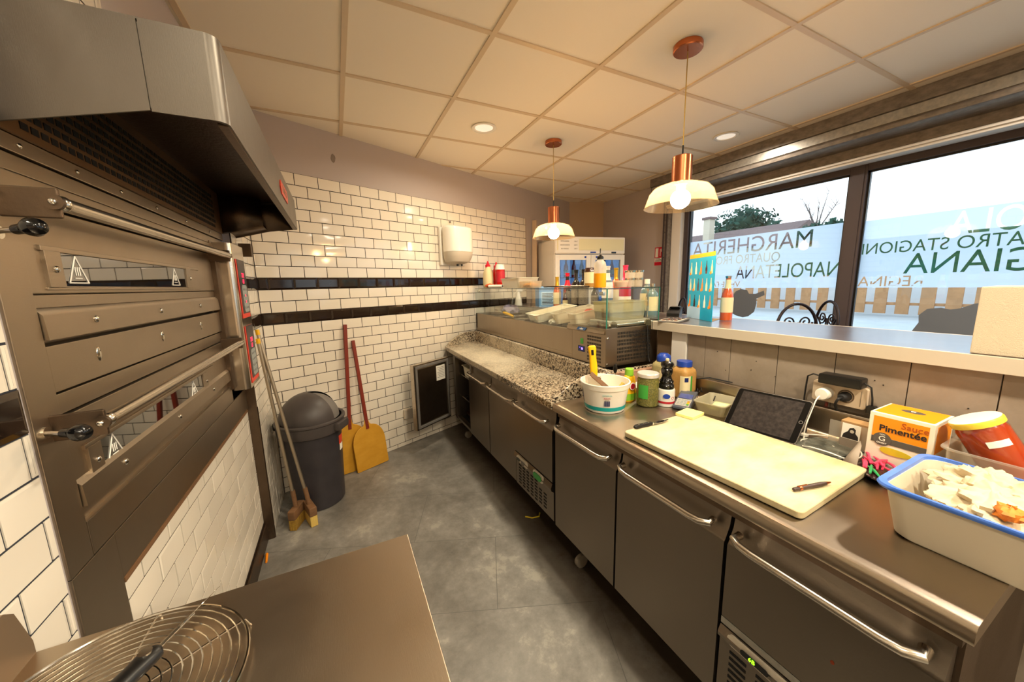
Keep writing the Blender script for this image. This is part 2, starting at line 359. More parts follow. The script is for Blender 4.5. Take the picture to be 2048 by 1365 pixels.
# ============================================================ the room
CZ = 2.546; TOP = 2.213; ROW = .0777; TW = .1525
def tile_field(s0, s1, z0, z1, X, phase=.324, holes=()):
    """bevelled metro tiles; X maps (s along the wall, out of the wall, z) to the world"""
    mb = MB(); g = .0024; e = .005; hgt = .0024
    mb.box(s0, s1, -.004, .0003, z0, z1, 2, X=X)
    k0 = int((TOP-z1)/ROW)-1; k1 = int((TOP-z0)/ROW)+1
    for k in range(k0, k1+1):
        za, zb = TOP-(k+1)*ROW, TOP-k*ROW
        a, b = max(za, z0), min(zb, z1)
        if b-a < .012: continue
        off = phase+(TW/2 if k % 2 else 0); j0 = int((s0-off)/TW)-2
        j = j0
        while off+j*TW < s1:
            p, q = max(off+j*TW, s0), min(off+(j+1)*TW, s1); j += 1
            if q-p < .012: continue
            if any(p >= h[0]-.001 and q <= h[1]+.001 and a >= h[2]-.001 and b <= h[3]+.001 for h in holes): continue
            m = 1 if k in (9, 12) else 0
            gg = g if m == 0 else .001
            x0, x1, y0, y1 = p+gg, q-gg, a+gg, b-gg
            tl = random.uniform(-.0007, .0007); tv = random.uniform(-.0007, .0007)
            ee = e if m == 0 else .011; hh = hgt if m == 0 else .006
            V = [(x0, 0, y0), (x1, 0, y0), (x1, 0, y1), (x0, 0, y1), (x0, .0022, y0), (x1, .0022, y0), (x1, .0022, y1), (x0, .0022, y1),
                 (x0+ee, hh+tl, y0+ee), (x1-ee, hh-tl, y0+ee), (x1-ee, hh+tv, y1-ee), (x0+ee, hh-tv+2*tl, y1-ee)]
            F = [(0, 1, 5, 4), (1, 2, 6, 5), (2, 3, 7, 6), (3, 0, 4, 7), (4, 5, 9, 8), (5, 6, 10, 9), (6, 7, 11, 10), (7, 4, 8, 11), (8, 9, 10, 11)]
            mb.mesh(V, F, m, X)
    return mb
TM = ['tile_white', 'tile_dark', 'grout']
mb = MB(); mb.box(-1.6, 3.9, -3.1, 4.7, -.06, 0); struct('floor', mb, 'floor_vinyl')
# ceiling: 600 mm panels in a T grid
mb = MB(); mb.box(-.7, 3.7, -3.1, 4.7, CZ, CZ+.05, 0)
for i in range(-2, 7):
    x = .6*i+.134; mb.box(x-.012, x+.012, -3.1, 4.7, CZ-.006, CZ+.001, 1)
for j in range(-9, 6):
    y = .6*j+1.618; mb.box(-.7, 3.7, y-.012, y+.012, CZ-.0055, CZ+.001, 1)
struct('ceiling', mb, ['ceiling_panel', 't_bar'])
# back wall, turned 22.3 degrees
BW = frame((-.487, 2.803, 0), (cos(radians(22.33)), sin(radians(22.33)), 0), (0, 0, 1)) @ Matrix(((1, 0, 0, 0), (0, 0, 1, 0), (0, 1, 0, 0), (0, 0, 0, 1)))
BW = Matrix.Translation((-.487, 2.803, 0)) @ Matrix.Rotation(radians(22.33), 4, 'Z') @ Matrix.Diagonal((1, -1, 1, 1))   # (s, out, z)
mb = MB(); mb.box(-.06, 3.78, -.1, -.003, 0, CZ, 0, X=BW); wb = struct('wall_back', mb, 'paint')
struct('tile_cladding', tile_field(.035, 2.80, 0, TOP, BW), TM, wb, ang=8)
mb = MB(); mb.quad([(2.80, .004, .0), (2.815, -.001, .0), (2.815, -.001, TOP), (2.80, .004, TOP)], 0, BW); struct('tile_edge_strip', mb, 'paint_beige', wb)
mb = MB(); mb.prism([(3.0, 4.245), (3.5, 4.08), (3.56, 4.2), (3.0, 4.4)], CZ, 0); struct('wall_back_corner', mb, 'paint_beige')
# left wall in front of, above and behind the oven
mb = MB()
mb.box(-.6, -.492, -3.1, .885, 0, CZ); mb.box(-.6, -.492, .885, 2.31, 1.75, CZ); mb.box(-.6, -.492, .885, 2.31, 0, .79); mb.box(-.6, -.459, 2.31, 2.86, 0, CZ)
wl = struct('wall_left', mb, 'paint')
LW = lambda x: Matrix(((0, 1, 0, x), (1, 0, 0, 0), (0, 0, 1, 0), (0, 0, 0, 1)))
o = struct('tile_cladding', tile_field(-3.0, .878, 0, TOP, LW(-.4915), phase=.022), ['tile_white', 'tile_dark', 'grout_blue'], wl, ang=8)
struct('tile_cladding', tile_field(1.027, 2.30, .105, .79, LW(-.4915), phase=1.107), TM, wl, ang=8)
struct('tile_cladding', tile_field(.9, 1.43, 1.93, TOP, LW(-.4915), phase=.022), TM, wl, ang=8)
struct('tile_cladding', tile_field(2.31, 2.815, 0, TOP, LW(-.458), phase=2.40), TM, wl, ang=8)
mb = MB(); mb.box(-.60, -.4885, 1.0, 2.306, 0, .105, 0); mb.box(-.4885, -.478, 1.0, 2.306, 0, .10, 0, .002); struct('baseboard_left', mb, 'steel_dark')
mb = MB(); mb.box(-.492, -.446, 2.300, 2.312, 0, .98, 0, .001); struct('trim_1', mb, 'steel_dark')
mb = MB(); mb.box(-.485, -.452, 2.2985, 2.300, 0, .06, 0); mb.tube([(-.444, 2.306, 0), (-.444, 2.306, .8)], .0022, 6, 0); struct('trim_2', mb, 'steel_dark')
# far right wall with the fire sign
mb = MB(); mb.box(3.48, 3.66, 2.985, 4.2, 0, CZ); struct('wall_right', mb, 'paint')
mb = MB(); mb.box(-.6, 3.7, -3.2, -3.1, 0, CZ); struct('wall_front', mb, 'paint_beige')
mb = MB(); mb.box(3.48, 3.66, -3.1, 2.985, 0, .55); mb.box(3.48, 3.66, -3.1, 2.985, 2.27, CZ); mb.box(3.48, 3.66, -3.1, -2.2, .55, 2.27); struct('wall_window', mb, 'paint')
# roller shutter casing under the ceiling
mb = MB()
prof = [(3.22, CZ-.002), (3.22, 2.462), (3.235, 2.458), (3.235, 2.392), (3.222, 2.385), (3.214, 2.372), (3.216, 2.352), (3.232, 2.342), (3.26, 2.338), (3.50, 2.338), (3.50, CZ-.002)]
Xp = Matrix(((1, 0, 0, 0), (0, 0, -1, 3.02), (0, 1, 0, 0), (0, 0, 0, 1)))
mb.prism([(a, b) for a, b in prof], 6.0, 0, Xp); struct('trim_3', mb, 'zinc')
mb = MB(); mb.box(3.40, 3.49, -2.9, 2.98, 2.275, 2.34, 0, .003); struct('trim_4', mb, 'zinc')
mb = MB(); mb.box(3.385, 3.49, -2.9, 2.93, 2.232, 2.272, 0, .008); mb.box(3.372, 3.386, -2.9, 2.93, 2.25, 2.262, 0, .003); struct('trim_5', mb, 'paint_white')
mb = MB(); mb.box(3.228, 3.236, -2.9, 3.0, 2.395, 2.455, 0); struct('trim_6', mb, 'zinc_light')
# shutter guide rail and white reveal post
mb = MB(); mb.box(3.405, 3.50, 2.915, 2.985, 0, 2.34, 0); mb.box(3.398, 3.405, 2.925, 2.94, 0, 2.33, 1); mb.box(3.398, 3.405, 2.965, 2.98, 0, 2.33, 1)
for k in range(8): mb.cyl((3.397, 2.952, .3+k*.28), .006, .008, 1, 8, X=Matrix.Identity(4))
struct('trim_7', mb, ['zinc', 'frame_dark'])
mb = MB(); mb.box(3.46, 3.56, 2.795, 2.912, 0, 2.25, 0, .004); struct('trim_8', mb, 'paint_white')
# shop window: two large panes
def window(name, ya, yb, za=.6, zb=2.19):
    mb = MB(); x0, x1 = 3.505, 3.585; w = .05
    mb.box(x0, x1, ya-w, ya, za-w, zb+w+.02, 0, .003); mb.box(x0, x1, yb, yb+w, za-w, zb+w+.02, 0, .003)
    mb.box(x0, x1, ya, yb, zb, zb+w+.02, 0, .003); mb.box(x0, x1, ya, yb, za-w, za, 0, .003)
    for (p, q, r, s) in ((ya, ya+.012, za, zb), (yb-.012, yb, za, zb), (ya, yb, zb-.012, zb), (ya, yb, za, za+.012)): mb.box(x0+.02, x0+.034, p, q, r, s, 1)
    f = struct(name, mb, ['frame_dark', 'black'])
    g = MB(); g.box(3.546, 3.552, ya, yb, za, zb, 0); struct('pane', g, 'window_glass', f)
    return f
glassmat('window_glass', '#f4fafa', .04, 0, .5)
w1 = window('window_1', 1.385, 2.735); w2 = window('window_2', -.60, 1.285); window('window_3', -2.1, -.70)
mb = MB(); mb.box(3.50, 3.60, 1.30, 1.37, .55, 2.24, 0); struct('trim_9', mb, 'frame_dark')
# frosted band with the names of the pizzas cut out of it
def film(parent, ya, yb, z0, z1, words, x=3.556):
    from mathutils.geometry import delaunay_2d_cdt
    loops = [[(ya, z0), (yb, z0), (yb, z1), (ya, z1)]]
    for s, y, z, h, ye in words:
        t = bpy.data.curves.new('t', 'FONT'); t.body = s; t.size = h/.69; t.offset = h*.035; to = bpy.data.objects.new('t', t); C.objects.link(to)
        bpy.context.view_layer.objects.active = to
        for q in bpy.context.selected_objects: q.select_set(False)
        to.select_set(True); bpy.ops.object.convert(target='CURVE'); to = bpy.context.view_layer.objects.active
        ax_ = [b.co.x for q in to.data.splines for b in q.bezier_points]; sx = (ye-y)/(max(ax_)-min(ax_)); y = y-min(ax_)*sx
        for q in to.data.splines:
            pts = []; n = len(q.bezier_points)
            for i in range(n):
                A, B = q.bezier_points[i], q.bezier_points[(i+1) % n]
                straight = (A.handle_right-A.co).cross(B.co-A.co).length < 1e-6 and (B.handle_left-B.co).cross(B.co-A.co).length < 1e-6
                for k in range(1 if straight else 5):
                    u = k/5; c = A.co*(1-u)**3+A.handle_right*3*u*(1-u)**2+B.handle_left*3*u*u*(1-u)+B.co*u**3
                    p = (c.x*sx+y, c.y+z)
                    if not pts or (abs(p[0]-pts[-1][0])+abs(p[1]-pts[-1][1])) > 1e-5: pts.append(p)
            pts = [(min(max(p[0], ya+.0015), yb-.0015), p[1]) for p in pts]
            if max(p[0] for p in pts)-min(p[0] for p in pts) < .004: continue
            loops.append(pts)
        bpy.data.objects.remove(to)
    V = []; E = []
    for lp in loops:
        o = len(V); V += [Vector(p) for p in lp]; E += [(o+i, o+(i+1) % len(lp)) for i in range(len(lp))]
    vs, es, fs, *_ = delaunay_2d_cdt(V, E, [], 0, 1e-6)
    def inside(p, lp):
        c = False; n = len(lp)
        for i in range(n):
            (x1, y1), (x2, y2) = lp[i], lp[(i+1) % n]
            if (y1 > p[1]) != (y2 > p[1]) and p[0] < (x2-x1)*(p[1]-y1)/(y2-y1)+x1: c = not c
        return c
    bb = [(min(p[0] for p in lp), max(p[0] for p in lp), min(p[1] for p in lp), max(p[1] for p in lp)) for lp in loops]
    keep = []
    for f in fs:
        c = (sum(vs[i][0] for i in f)/3, sum(vs[i][1] for i in f)/3)
        k = sum(1 for lp, q in zip(loops, bb) if q[0] <= c[0] <= q[1] and q[2] <= c[1] <= q[3] and inside(c, lp))
        if k % 2 == 1: keep.append(tuple(f))
    mb = MB(); mb.mesh([(x, v[0], v[1]) for v in vs], keep, 0)
    loose = [v for v in mb.bm.verts if not v.link_faces]; bmesh.ops.delete(mb.bm, geom=loose, context='VERTS')
    o = link('frosted_film', mb, 'film', parent)
def film_mat():
    m = bpy.data.materials.new('film'); m.use_nodes = True; N = m.node_tree.nodes; L = m.node_tree.links; N.clear()
    o = N.new('ShaderNodeOutputMaterial'); t = N.new('ShaderNodeBsdfTranslucent'); t.inputs[0].default_value = lin('#dce7f6'); d = N.new('ShaderNodeBsdfDiffuse'); d.inputs[0].default_value = lin('#b9c6da')
    p = N.new('ShaderNodeBsdfTransparent'); p.inputs[0].default_value = lin('#e4ecf6')
    a = N.new('ShaderNodeMixShader'); a.inputs[0].default_value = .15; L.new(t.outputs[0], a.inputs[1]); L.new(d.outputs[0], a.inputs[2])
    b = N.new('ShaderNodeMixShader'); b.inputs[0].default_value = .12; L.new(a.outputs[0], b.inputs[1]); L.new(p.outputs[0], b.inputs[2]); L.new(b.outputs[0], o.inputs[0]); M['film'] = m
film_mat()
film(w1, 1.387, 2.733, 1.356, 1.852, [('MARGHERITA', 1.60, 1.693, .14, 2.70), ('QUATRO FROMAGGI', 1.83, 1.592, .082, 2.72), ('NAPOLETANA', 1.395, 1.445, .12, 2.21), ('VEGETARIANA', 2.16, 1.364, .055, 2.70)])
film(w2, -.595, 1.283, 1.356, 1.842, [('GORGONZOLA', -.20, 1.690, .14, .868), ('QUATRO STAGIONI', .43, 1.600, .078, 1.278), ('PARMIGIANA', .02, 1.452, .135, 1.045), ('REGINA', .945, 1.366, .072, 1.279)])
# dark decals stuck on the glass
def decal(parent, pts, x=3.543):
    mb = MB(); mb.prism([(p[0], p[1]) for p in pts], .001, 0, Matrix(((0, 0, 1, x), (1, 0, 0, 0), (0, 1, 0, 0), (0, 0, 0, 1)))); o = link('window_decal', mb, 'decal', None)
    return o
mat('decal', '#5f646c', .8)
d1 = [(2.27, 1.075), (2.30, 1.10), (2.31, 1.14), (2.27, 1.16), (2.24, 1.20), (2.22, 1.27), (2.19, 1.32), (2.14, 1.345), (2.08, 1.335), (2.06, 1.30), (2.00, 1.30), (1.93, 1.33), (1.92, 1.29), (1.99, 1.255), (1.985, 1.21), (2.0, 1.13), (2.05, 1.085), (2.10, 1.07), (2.17, 1.085), (2.22, 1.11), (2.24, 1.08)]
tag(decal(w1, d1), 'dark aubergine-shaped sticker low on the left window pane', 'sticker')
d2 = [(.955, 1.06), (.93, 1.12), (.935, 1.17), (.90, 1.215), (.84, 1.225), (.80, 1.215), (.76, 1.225), (.71, 1.255), (.66, 1.27), (.60, 1.28), (.55, 1.23), (.55, 1.05), (.75, 1.03)]
tag(decal(w2, d2), 'large dark blob-shaped sticker low on the right window pane', 'sticker')
# ============================================================ pizza oven built into the left wall
X0 = -.487
ov = thing('pizza_oven', 'two-deck stainless pizza oven set in the tiled left wall', 'oven', (X0, .885, .69))
def bolt(mb, x, y, z, r=.008, m=0):
    mb.ball((x, y, z), r, m, 10, sc=(.6, 1, 1))
mb = MB(); mb.box(-1.1, X0-.045, .90, 2.22, .80, 1.75, 0); link('oven_body', mb, 'steel_oven', ov)
mb = MB()      # pillar, end plate, bottom plates
mb.box(X0-.03, X0, .884, .955, .911, 1.70, 0, .002); mb.box(X0-.03, X0+.0015, .884, 1.025, .69, .910, 0, .0015)
mb.box(X0-.03, X0, .957, 2.26, .9115, .985, 0, .002); mb.box(X0-.03, X0+.0008, 1.026, 2.30, .80, .910, 0, .002)
mb.box(X0-.03, X0, 2.06, 2.30, .9105, 1.66, 0, .002)
mb.box(X0-.03, X0-.012, .957, 2.06, .985, 1.013, 0); link('front_frame', mb, 'steel_oven', ov)
mb = MB(); mb.box(X0, X0+.003, 1.026, 2.28, .788, .80, 0); link('edge_trim', mb, 'wood', ov)
mb = MB()      # steps above the upper door
mb.box(X0-.03, X0+.004, .90, 2.29, 1.604, 1.648, 0, .003); mb.box(X0-.03, X0-.004, .90, 2.29, 1.651, 1.682, 0, .002); mb.box(X0-.03, X0+.0, .90, 2.29, 1.685, 1.716, 0, .002)
link('top_fascia', mb, 'steel_oven', ov)
for y in (1.0, 1.16, 1.34, 1.55, 1.8, 2.08): mb = MB(); bolt(mb, X0+.0015, y, 1.70, .005); link('rivet', mb, 'steel_bright', ov)
def deck(zt, first):
    """zt: height of the handle; one oven door with its window and the panel below"""
    d = MB()
    d.box(X0-.04, X0-.006, .957, 2.055, zt-.165, zt-.002, 0, .003)
    d.box(X0-.04, X0-.010, .957, 2.055, zt-.192, zt-.167, 0, .002)
    d.box(X0-.04, X0-.002, 1.0, 1.85, zt-.158, zt-.153, 0, .001); d.box(X0-.04, X0-.001, 1.0, 1.86, zt-.084, zt-.074, 0, .0015)
    door = link('oven_door', d, 'steel_oven', ov)
    g = MB(); g.box(X0-.012, X0-.004, 1.045, 1.72, zt-.150, zt-.085, 0); link('door_window', g, 'oven_glass', door)
    for ya_, yb_, yc_ in ((1.005, 1.05, 1.028), (1.72, 1.765, 1.75)):
        f = MB(); f.box(X0-.01, X0, ya_, yb_, zt-.153, zt-.083, 0, .001); bolt(f, X0+.001, yc_, zt-.118, .007, 1); link('window_clip', f, ['steel_oven', 'chrome'], door)
    for y in (1.10, 1.62):
        w = MB(); r = .032; zc = zt-.118; xx = X0-.0035
        P = [(-r, -r*.8), (r, -r*.8), (0, r*.95)]
        for (a, b) in zip(P, P[1:]+P[:1]): w.tube([(xx, y+a[0], zc+a[1]), (xx, y+b[0], zc+b[1])], .0016, 4, 0)
        for k in (-1, 0, 1): w.tube([(xx, y+k*.007+.002*sin(t*3), zc-.010+t*.006) for t in range(4)], .0012, 4, 0)
        w.tube([(xx, y-.011, zc-.016), (xx, y+.011, zc-.016)], .0013, 4, 0)
        link('warning_symbol', w, 'paper', door)
    h = MB(); xh = X0+.068
    h.tube([(xh, .935, zt-.01), (xh, 2.04, zt-.01)], .0125, 14, 0); h.ball((xh, .935, zt-.01), .014, 0, 12); h.ball((xh, 2.04, zt-.01), .0125, 0, 12)
    link('door_handle', h, 'steel_bright', door)
    for y in (.925, 2.035):
        b = MB(); b.box(X0-.02, xh+.004, y-.004, y+.004, zt-.036, zt+.014, 0, .003); b.cyl((0, 0, 0), .013, .008, 0, 14, X=Matrix.Translation((xh, y-.004, zt-.01)) @ Matrix.Rotation(pi/2, 4, 'X'))
        b.ball((xh, y-.013, zt-.01), .006, 1, 10); link('handle_bracket', b, ['steel_dark', 'chrome'], door)
    p = MB()
    if first:
        p.prism([(X0-.03, zt-.25), (X0+.006, zt-.25), (X0+.004, zt-.205), (X0-.006, zt-.192), (X0-.03, zt-.192)], 1.09, 0, Matrix(((1, 0, 0, 0), (0, 0, -1, 2.047), (0, 1, 0, 0), (0, 0, 0, 1))))
        o = link('bolted_strip', p, 'steel_oven', ov)
    else:
        p.prism([(X0-.03, zt-.19), (X0+.006, zt-.186), (X0+.004, zt-.142), (X0-.006, zt-.132), (X0-.03, zt-.132)], 1.09, 0, Matrix(((1, 0, 0, 0), (0, 0, -1, 2.047), (0, 1, 0, -.0), (0, 0, 0, 1))))
        o = link('bolted_strip', p, 'steel_oven', ov)
    zz = zt-.222 if first else zt-.163
    for y in (1.11, 1.44, 1.79): b = MB(); bolt(b, X0+.006, y, zz, .008); link('bolt', b, 'chrome', o)
glassmat('oven_glass', '#26201c', .32, .02, .9)
deck(1.602, True); deck(1.204, False)
mb = MB(); mb.box(X0-.04, X0-.002, .957, 2.05, 1.252, 1.340, 0, .002); mb.box(X0-.04, X0-.009, .957, 2.05, 1.206, 1.246, 0, .002); o = link('middle_panel', mb, 'steel_oven', ov)
for y in (1.11, 1.44, 1.79): mb = MB(); mb.ball((X0-.002, y, 1.302), .011, 0, 14, sc=(.3, .8, 1.5)); link('peephole_cover', mb, 'chrome', o)
for z, nm in ((1.538, 0), (1.192, 0)):      # damper rods with black knobs
    mb = MB(); xr = X0+.080; ykn = .850
    mb.tube([(X0-.01, .908, z), (xr-.02, ykn+.014, z+.003)], .0045, 12, 0); mb.cyl((0, 0, 0), .011, .004, 0, 12, X=Matrix.Translation((X0, .905, z)) @ Matrix.Rotation(pi/2, 4, 'Y'))
    rod = link('damper_rod', mb, 'chrome', ov)
    mb = MB(); dv = Vector((xr-X0, ykn-.908, .006)).normalized(); X = Matrix.Translation((xr-.045, ykn+.032, z+.002)) @ Vector((0, 0, 1)).rotation_difference(dv).to_matrix().to_4x4()
    mb.lathe([(0, 0), (.008, 0), (.0085, .018), (.0055, .022), (.007, .025), (.0125, .028), (.015, .037), (.0125, .046), (.007, .050), (0, .0515)], (0, 0, 0), 24, 0, X); link('knob', mb, 'black_gloss', rod)
# control column with two lit keypads
mb = MB(); xc = -.418
poly = [(X0, 2.085), (X0+.02, 2.085)] + [(xc-.025+.025*sin(a), 2.11-.025*cos(a)+0) for a in [i*pi/2/8 for i in range(9)]] + [(xc, 2.32), (xc-.03, 2.335), (X0, 2.335)]
mb.prism(poly, .70, 0, z0=.955, mside=0); col = link('control_column', mb, 'steel_bright', ov)
mb = MB(); mb.box(X0-.02, X0+.012, 2.05, 2.086, .97, 1.62, 0, .002); link('column_side_rail', mb, 'steel_dark', ov)
mat('led_red', '#ff2a50', .4, em='#ff2040', ems=1.6); mat('keypad', '#9a9f9a', .5); mat('display_dark', '#2a2023', .4); mat('panel_red', '#e2402c', .45)
for z0 in (1.30, .975):
    h = .285
    mb = MB(); mb.box(xc, xc+.003, 2.125, 2.29, z0, z0+h, 0, .001); pan = link('control_panel', mb, 'panel_red', col)
    mb = MB(); mb.box(xc+.003, xc+.0042, 2.141, 2.291, z0+.022, z0+h, 0); dk = link('display_field', mb, 'display_dark', pan)
    mb = MB(); X = frame((xc+.0042, 2.225, z0+.095), (0, 1, 0), (0, 0, 1)); mb.prism(rrect(.10, .135, .02), .001, 0, X); link('keypad', mb, 'keypad', dk)
    for k, zz in enumerate((h-.075, h-.105)): text('display_digits', ('232', '60')[k] if z0 > 1.2 else ('228', '61')[k], .032, frame(Vector((xc+.0046, 2.225, z0+zz))-Vector((X0, .885, .69)), (0, 1, 0), (0, 0, 1)), 'led_red', ov)
    for r in range(4):
        for c in range(3):
            mb = MB(); mb.cyl((0, 0, 0), .006, .0006, 0, 10, X=frame((xc+.0053, 2.195+c*.03, z0+.05+r*.03), (0, 1, 0), (0, 0, 1))); link('key', mb, 'led_red' if (c == 1 and r in (1, 2) and z0 > 1.2) else 'ink_grey', pan)
# ============================================================ extractor hood
mat('grille_brown', '#7a5c3c', .45, metal=.7, noise=(3, .5, '#4a3422'))
hd = thing('extractor_hood', 'large stainless extractor hood sticking out above the oven', 'hood', (X0, .95, 1.72))
xf = -.165; y0, y1 = .95, 2.42
mb = MB(); t = .004
mb.prism([(X0, 1.722), (-.283, 1.775), (-.283, 1.928), (X0, 1.928)], t, 0, Matrix(((1, 0, 0, 0), (0, 0, -1, y0+t), (0, 1, 0, 0), (0, 0, 0, 1)))); mb.box(-.30, -.26, y0+t, y0+t+.003, 1.78, 1.925, 0)
nose = [(-.281, y0)] + [(xf-.022+.022*sin(a), y0+.022-.022*cos(a)) for a in [i*pi/2/10 for i in range(11)]]
inner = [(xf-t, y0+.022), (xf-.022, y0+t), (-.281, y0+t)]
mb.prism(nose+inner, .155, 0, z0=1.773)
mb.box(xf-t, xf, y0+.022, y1, 1.773, 1.928, 0); mb.prism(nose+[(xf, y1), (X0, y1), (X0, y0)], .003, 0, z0=1.928)
canopy = link('canopy', mb, 'steel_hood', hd)
mb = MB(); mb.box(xf-.022, xf-t, y0+.02, y1, 1.770, 1.777, 0, .001); link('folded_lip', mb, 'steel_dark', hd)
mb = MB(); mb.box(X0+.002, xf-.03, y0+.03, y1-.002, 1.905, 1.924, 0); mb.mesh([(xf-t-.001, y0+.03, 1.775), (xf-t-.001, y1, 1.775), (xf-.05, y1, 1.92), (xf-.05, y0+.03, 1.92)], [(0, 1, 2, 3)], 0); link('inner_lining', mb, 'grease', hd)
mb = MB(); mb.mesh([(X0, y1, 1.705), (-.30, y1, 1.755), (xf, y1, 1.773), (xf, y1, 1.926), (X0, y1, 1.926)], [(0, 1, 2, 3, 4)], 0); mb.mesh([(X0, y1-.15, 1.722), (-.31, y1-.12, 1.765), (-.31, y1-.12, 1.90), (X0, y1-.15, 1.90)], [(0, 1, 2, 3)], 0)
mb.mesh([(X0, y1-.15, 1.722), (-.31, y1-.12, 1.765), (-.31, y1, 1.762), (X0, y1, 1.712)], [(0, 1, 2, 3)], 0); link('end_panel', mb, 'steel_dark', hd, solid=.002)
mb = MB(); mb.box(X0+.001, X0+.007, .955, 2.27, 1.716, 1.91, 0); gr = link('filter_grille', mb, 'grille_brown', hd)
mb = MB()
for r in range(7):
    z = 1.732+r*.021
    for k in range(13 if r % 2 else 14):
        pass
for r in range(7):
    z = 1.73+r*.022
    n = 44
    for k in range(n):
        y = 1.0+k*.0265+(.013 if r % 2 else 0)
        mb.box(X0+.007, X0+.0082, y, y+.019, z, z+.013, 0)
link('slot_rows', mb, 'hole', gr)['kind'] = 'stuff'
mb = MB(); mb.prism([(-.12, 0), (-.10, .027), (.10, .027), (.12, 0), (.10, -.027), (-.10, -.027)], .004, 0, frame((xf, 1.88, 1.85), (0, 1, 0), (0, 0, 1))); bd = link('badge', mb, 'brand_red', hd)
text('badge_lettering', 'ZANOLLI', .036, frame((xf+.0045-hd.location.x, 1.88-hd.location.y, 1.85-hd.location.z), (0, 1, 0), (0, 0, 1)), 'steel_bright', hd, sx=.95)
mb = MB(); mb.box(-.492, -.40, 2.44, 2.475, 1.62, 1.69, 0, .002); solo('wall_bracket', 'small grey metal bracket on the tiles under the far end of the hood', 'bracket', mb, 'steel_dark')
# ============================================================ refrigerated pizza counter with the granite top
mat('control_grey', '#c9bfae', .5); mat('caster_grey', '#7f7669', .6)
def caster(parent, x, y, h=.10, name='caster'):
    mb = MB(); mb.cbox((x, y, h-.01), (.07, .07, .004), 1, .001); mb.cbox((x, y, h-.035), (.04, .03, .05), 1, .004)
    X = Matrix.Translation((x+.012, y+.014, .034)) @ Matrix.Rotation(pi/2, 4, 'X')
    mb.lathe([(0, 0), (.024, 0), (.034, .004), (.034, .024), (.024, .028), (0, .028)], (0, 0, 0), 20, 0, X)
    return link(name, mb, ['caster_grey', 'steel_bright'], parent)
def handle(parent, ya, yb, z, x, r=.0085, out=.03, name='handle'):
    """bar handle along y with bowed ends"""
    mb = MB(); pts = [(x+.004, ya, z+.006), (x-out*.55, ya-.002, z+.003), (x-out*.92, ya+.02, z), (x-out, ya+.05, z-.001)]
    pts2 = [(x-out, yb-.05, z-.001), (x-out*.92, yb-.02, z), (x-out*.55, yb+.002, z+.003), (x+.004, yb, z+.006)]
    mb.tube(pts+pts2, r, 12, 0); return link(name, mb, 'steel_bright', parent)
PX = .915      # front plane of the doors
pc = thing('pizza_prep_counter', 'refrigerated pizza counter with speckled granite top along the tiled back wall', 'counter', (PX, 1.41, 0))
def door_panel(parent, ya, yb, z0, z1, mt='steel_door', name='door', x=PX, recess=.042, gl=.006):
    """door with the sloped finger recess along its top edge"""
    mb = MB()
    prof = [(x+.035, z0), (x, z0), (x, z1-.105), (x+.006, z1-.098), (x+recess*.55, z1-.05), (x+recess*.62, z1-.02), (x+recess*.62, z1), (x+.035, z1)]
    prof = [(x+.048, z0), (x+.002, z0), (x, z0+.003), (x, z1-.10), (x+.005, z1-.093), (x+.022, z1-.055), (x+.026, z1-.03), (x+.026, z1), (x+.048, z1)]
    mb.prism(prof, (yb-ya)-gl, 0, Matrix(((1, 0, 0, 0), (0, 0, -1, yb-gl/2), (0, 1, 0, 0), (0, 0, 0, 1))))
    return link(name, mb, mt, parent)
mb = MB()      # carcass: closed right half, open bay at the far end
mb.box(PX+.05, 1.58, 1.412, 2.70, .19, .815, 0); mb.box(PX+.05, 1.50, 2.70, 3.13, .19, .205, 0); mb.box(PX+.05, 1.50, 3.11, 3.135, .19, .815, 0); mb.box(1.48, 1.50, 2.70, 3.11, .19, .815, 1)
mb.box(PX+.012, PX+.05, 1.412, 3.16, .79, .822, 0, .002); mb.box(PX+.012, PX+.05, 2.70, 3.16, .20, .225, 0, .002); mb.box(PX+.012, PX+.05, 3.10, 3.16, .20, .80, 0, .002); mb.box(PX+.012, PX+.05, 2.665, 2.70, .20, .80, 0, .002)
mb.box(PX+.05, 1.48, 2.70, 3.11, .205, .21, 1)
body = link('carcass', mb, ['steel_door', 'black_matte'], pc)
for z in (.62, .41):
    mb = MB()
    for k in range(9): mb.tube([(PX+.06, 2.70+k*.05, z), (1.46, 2.70+k*.05, z)], .003, 6, 0)
    mb.tube([(PX+.065, 2.70, z), (PX+.065, 3.10, z)], .005, 6, 0); link('wire_shelf', mb, 'chrome', pc)
d = door_panel(pc, 2.275, 2.70, .21, .79); handle(d, 2.30, 2.665, .735, PX)
d = door_panel(pc, 1.845, 2.27, .21, .79); handle(d, 1.87, 2.24, .735, PX)
d = door_panel(pc, 1.412, 1.84, .43, .805, name='drawer', x=PX-.012); handle(d, 1.455, 1.80, .745, PX-.012)
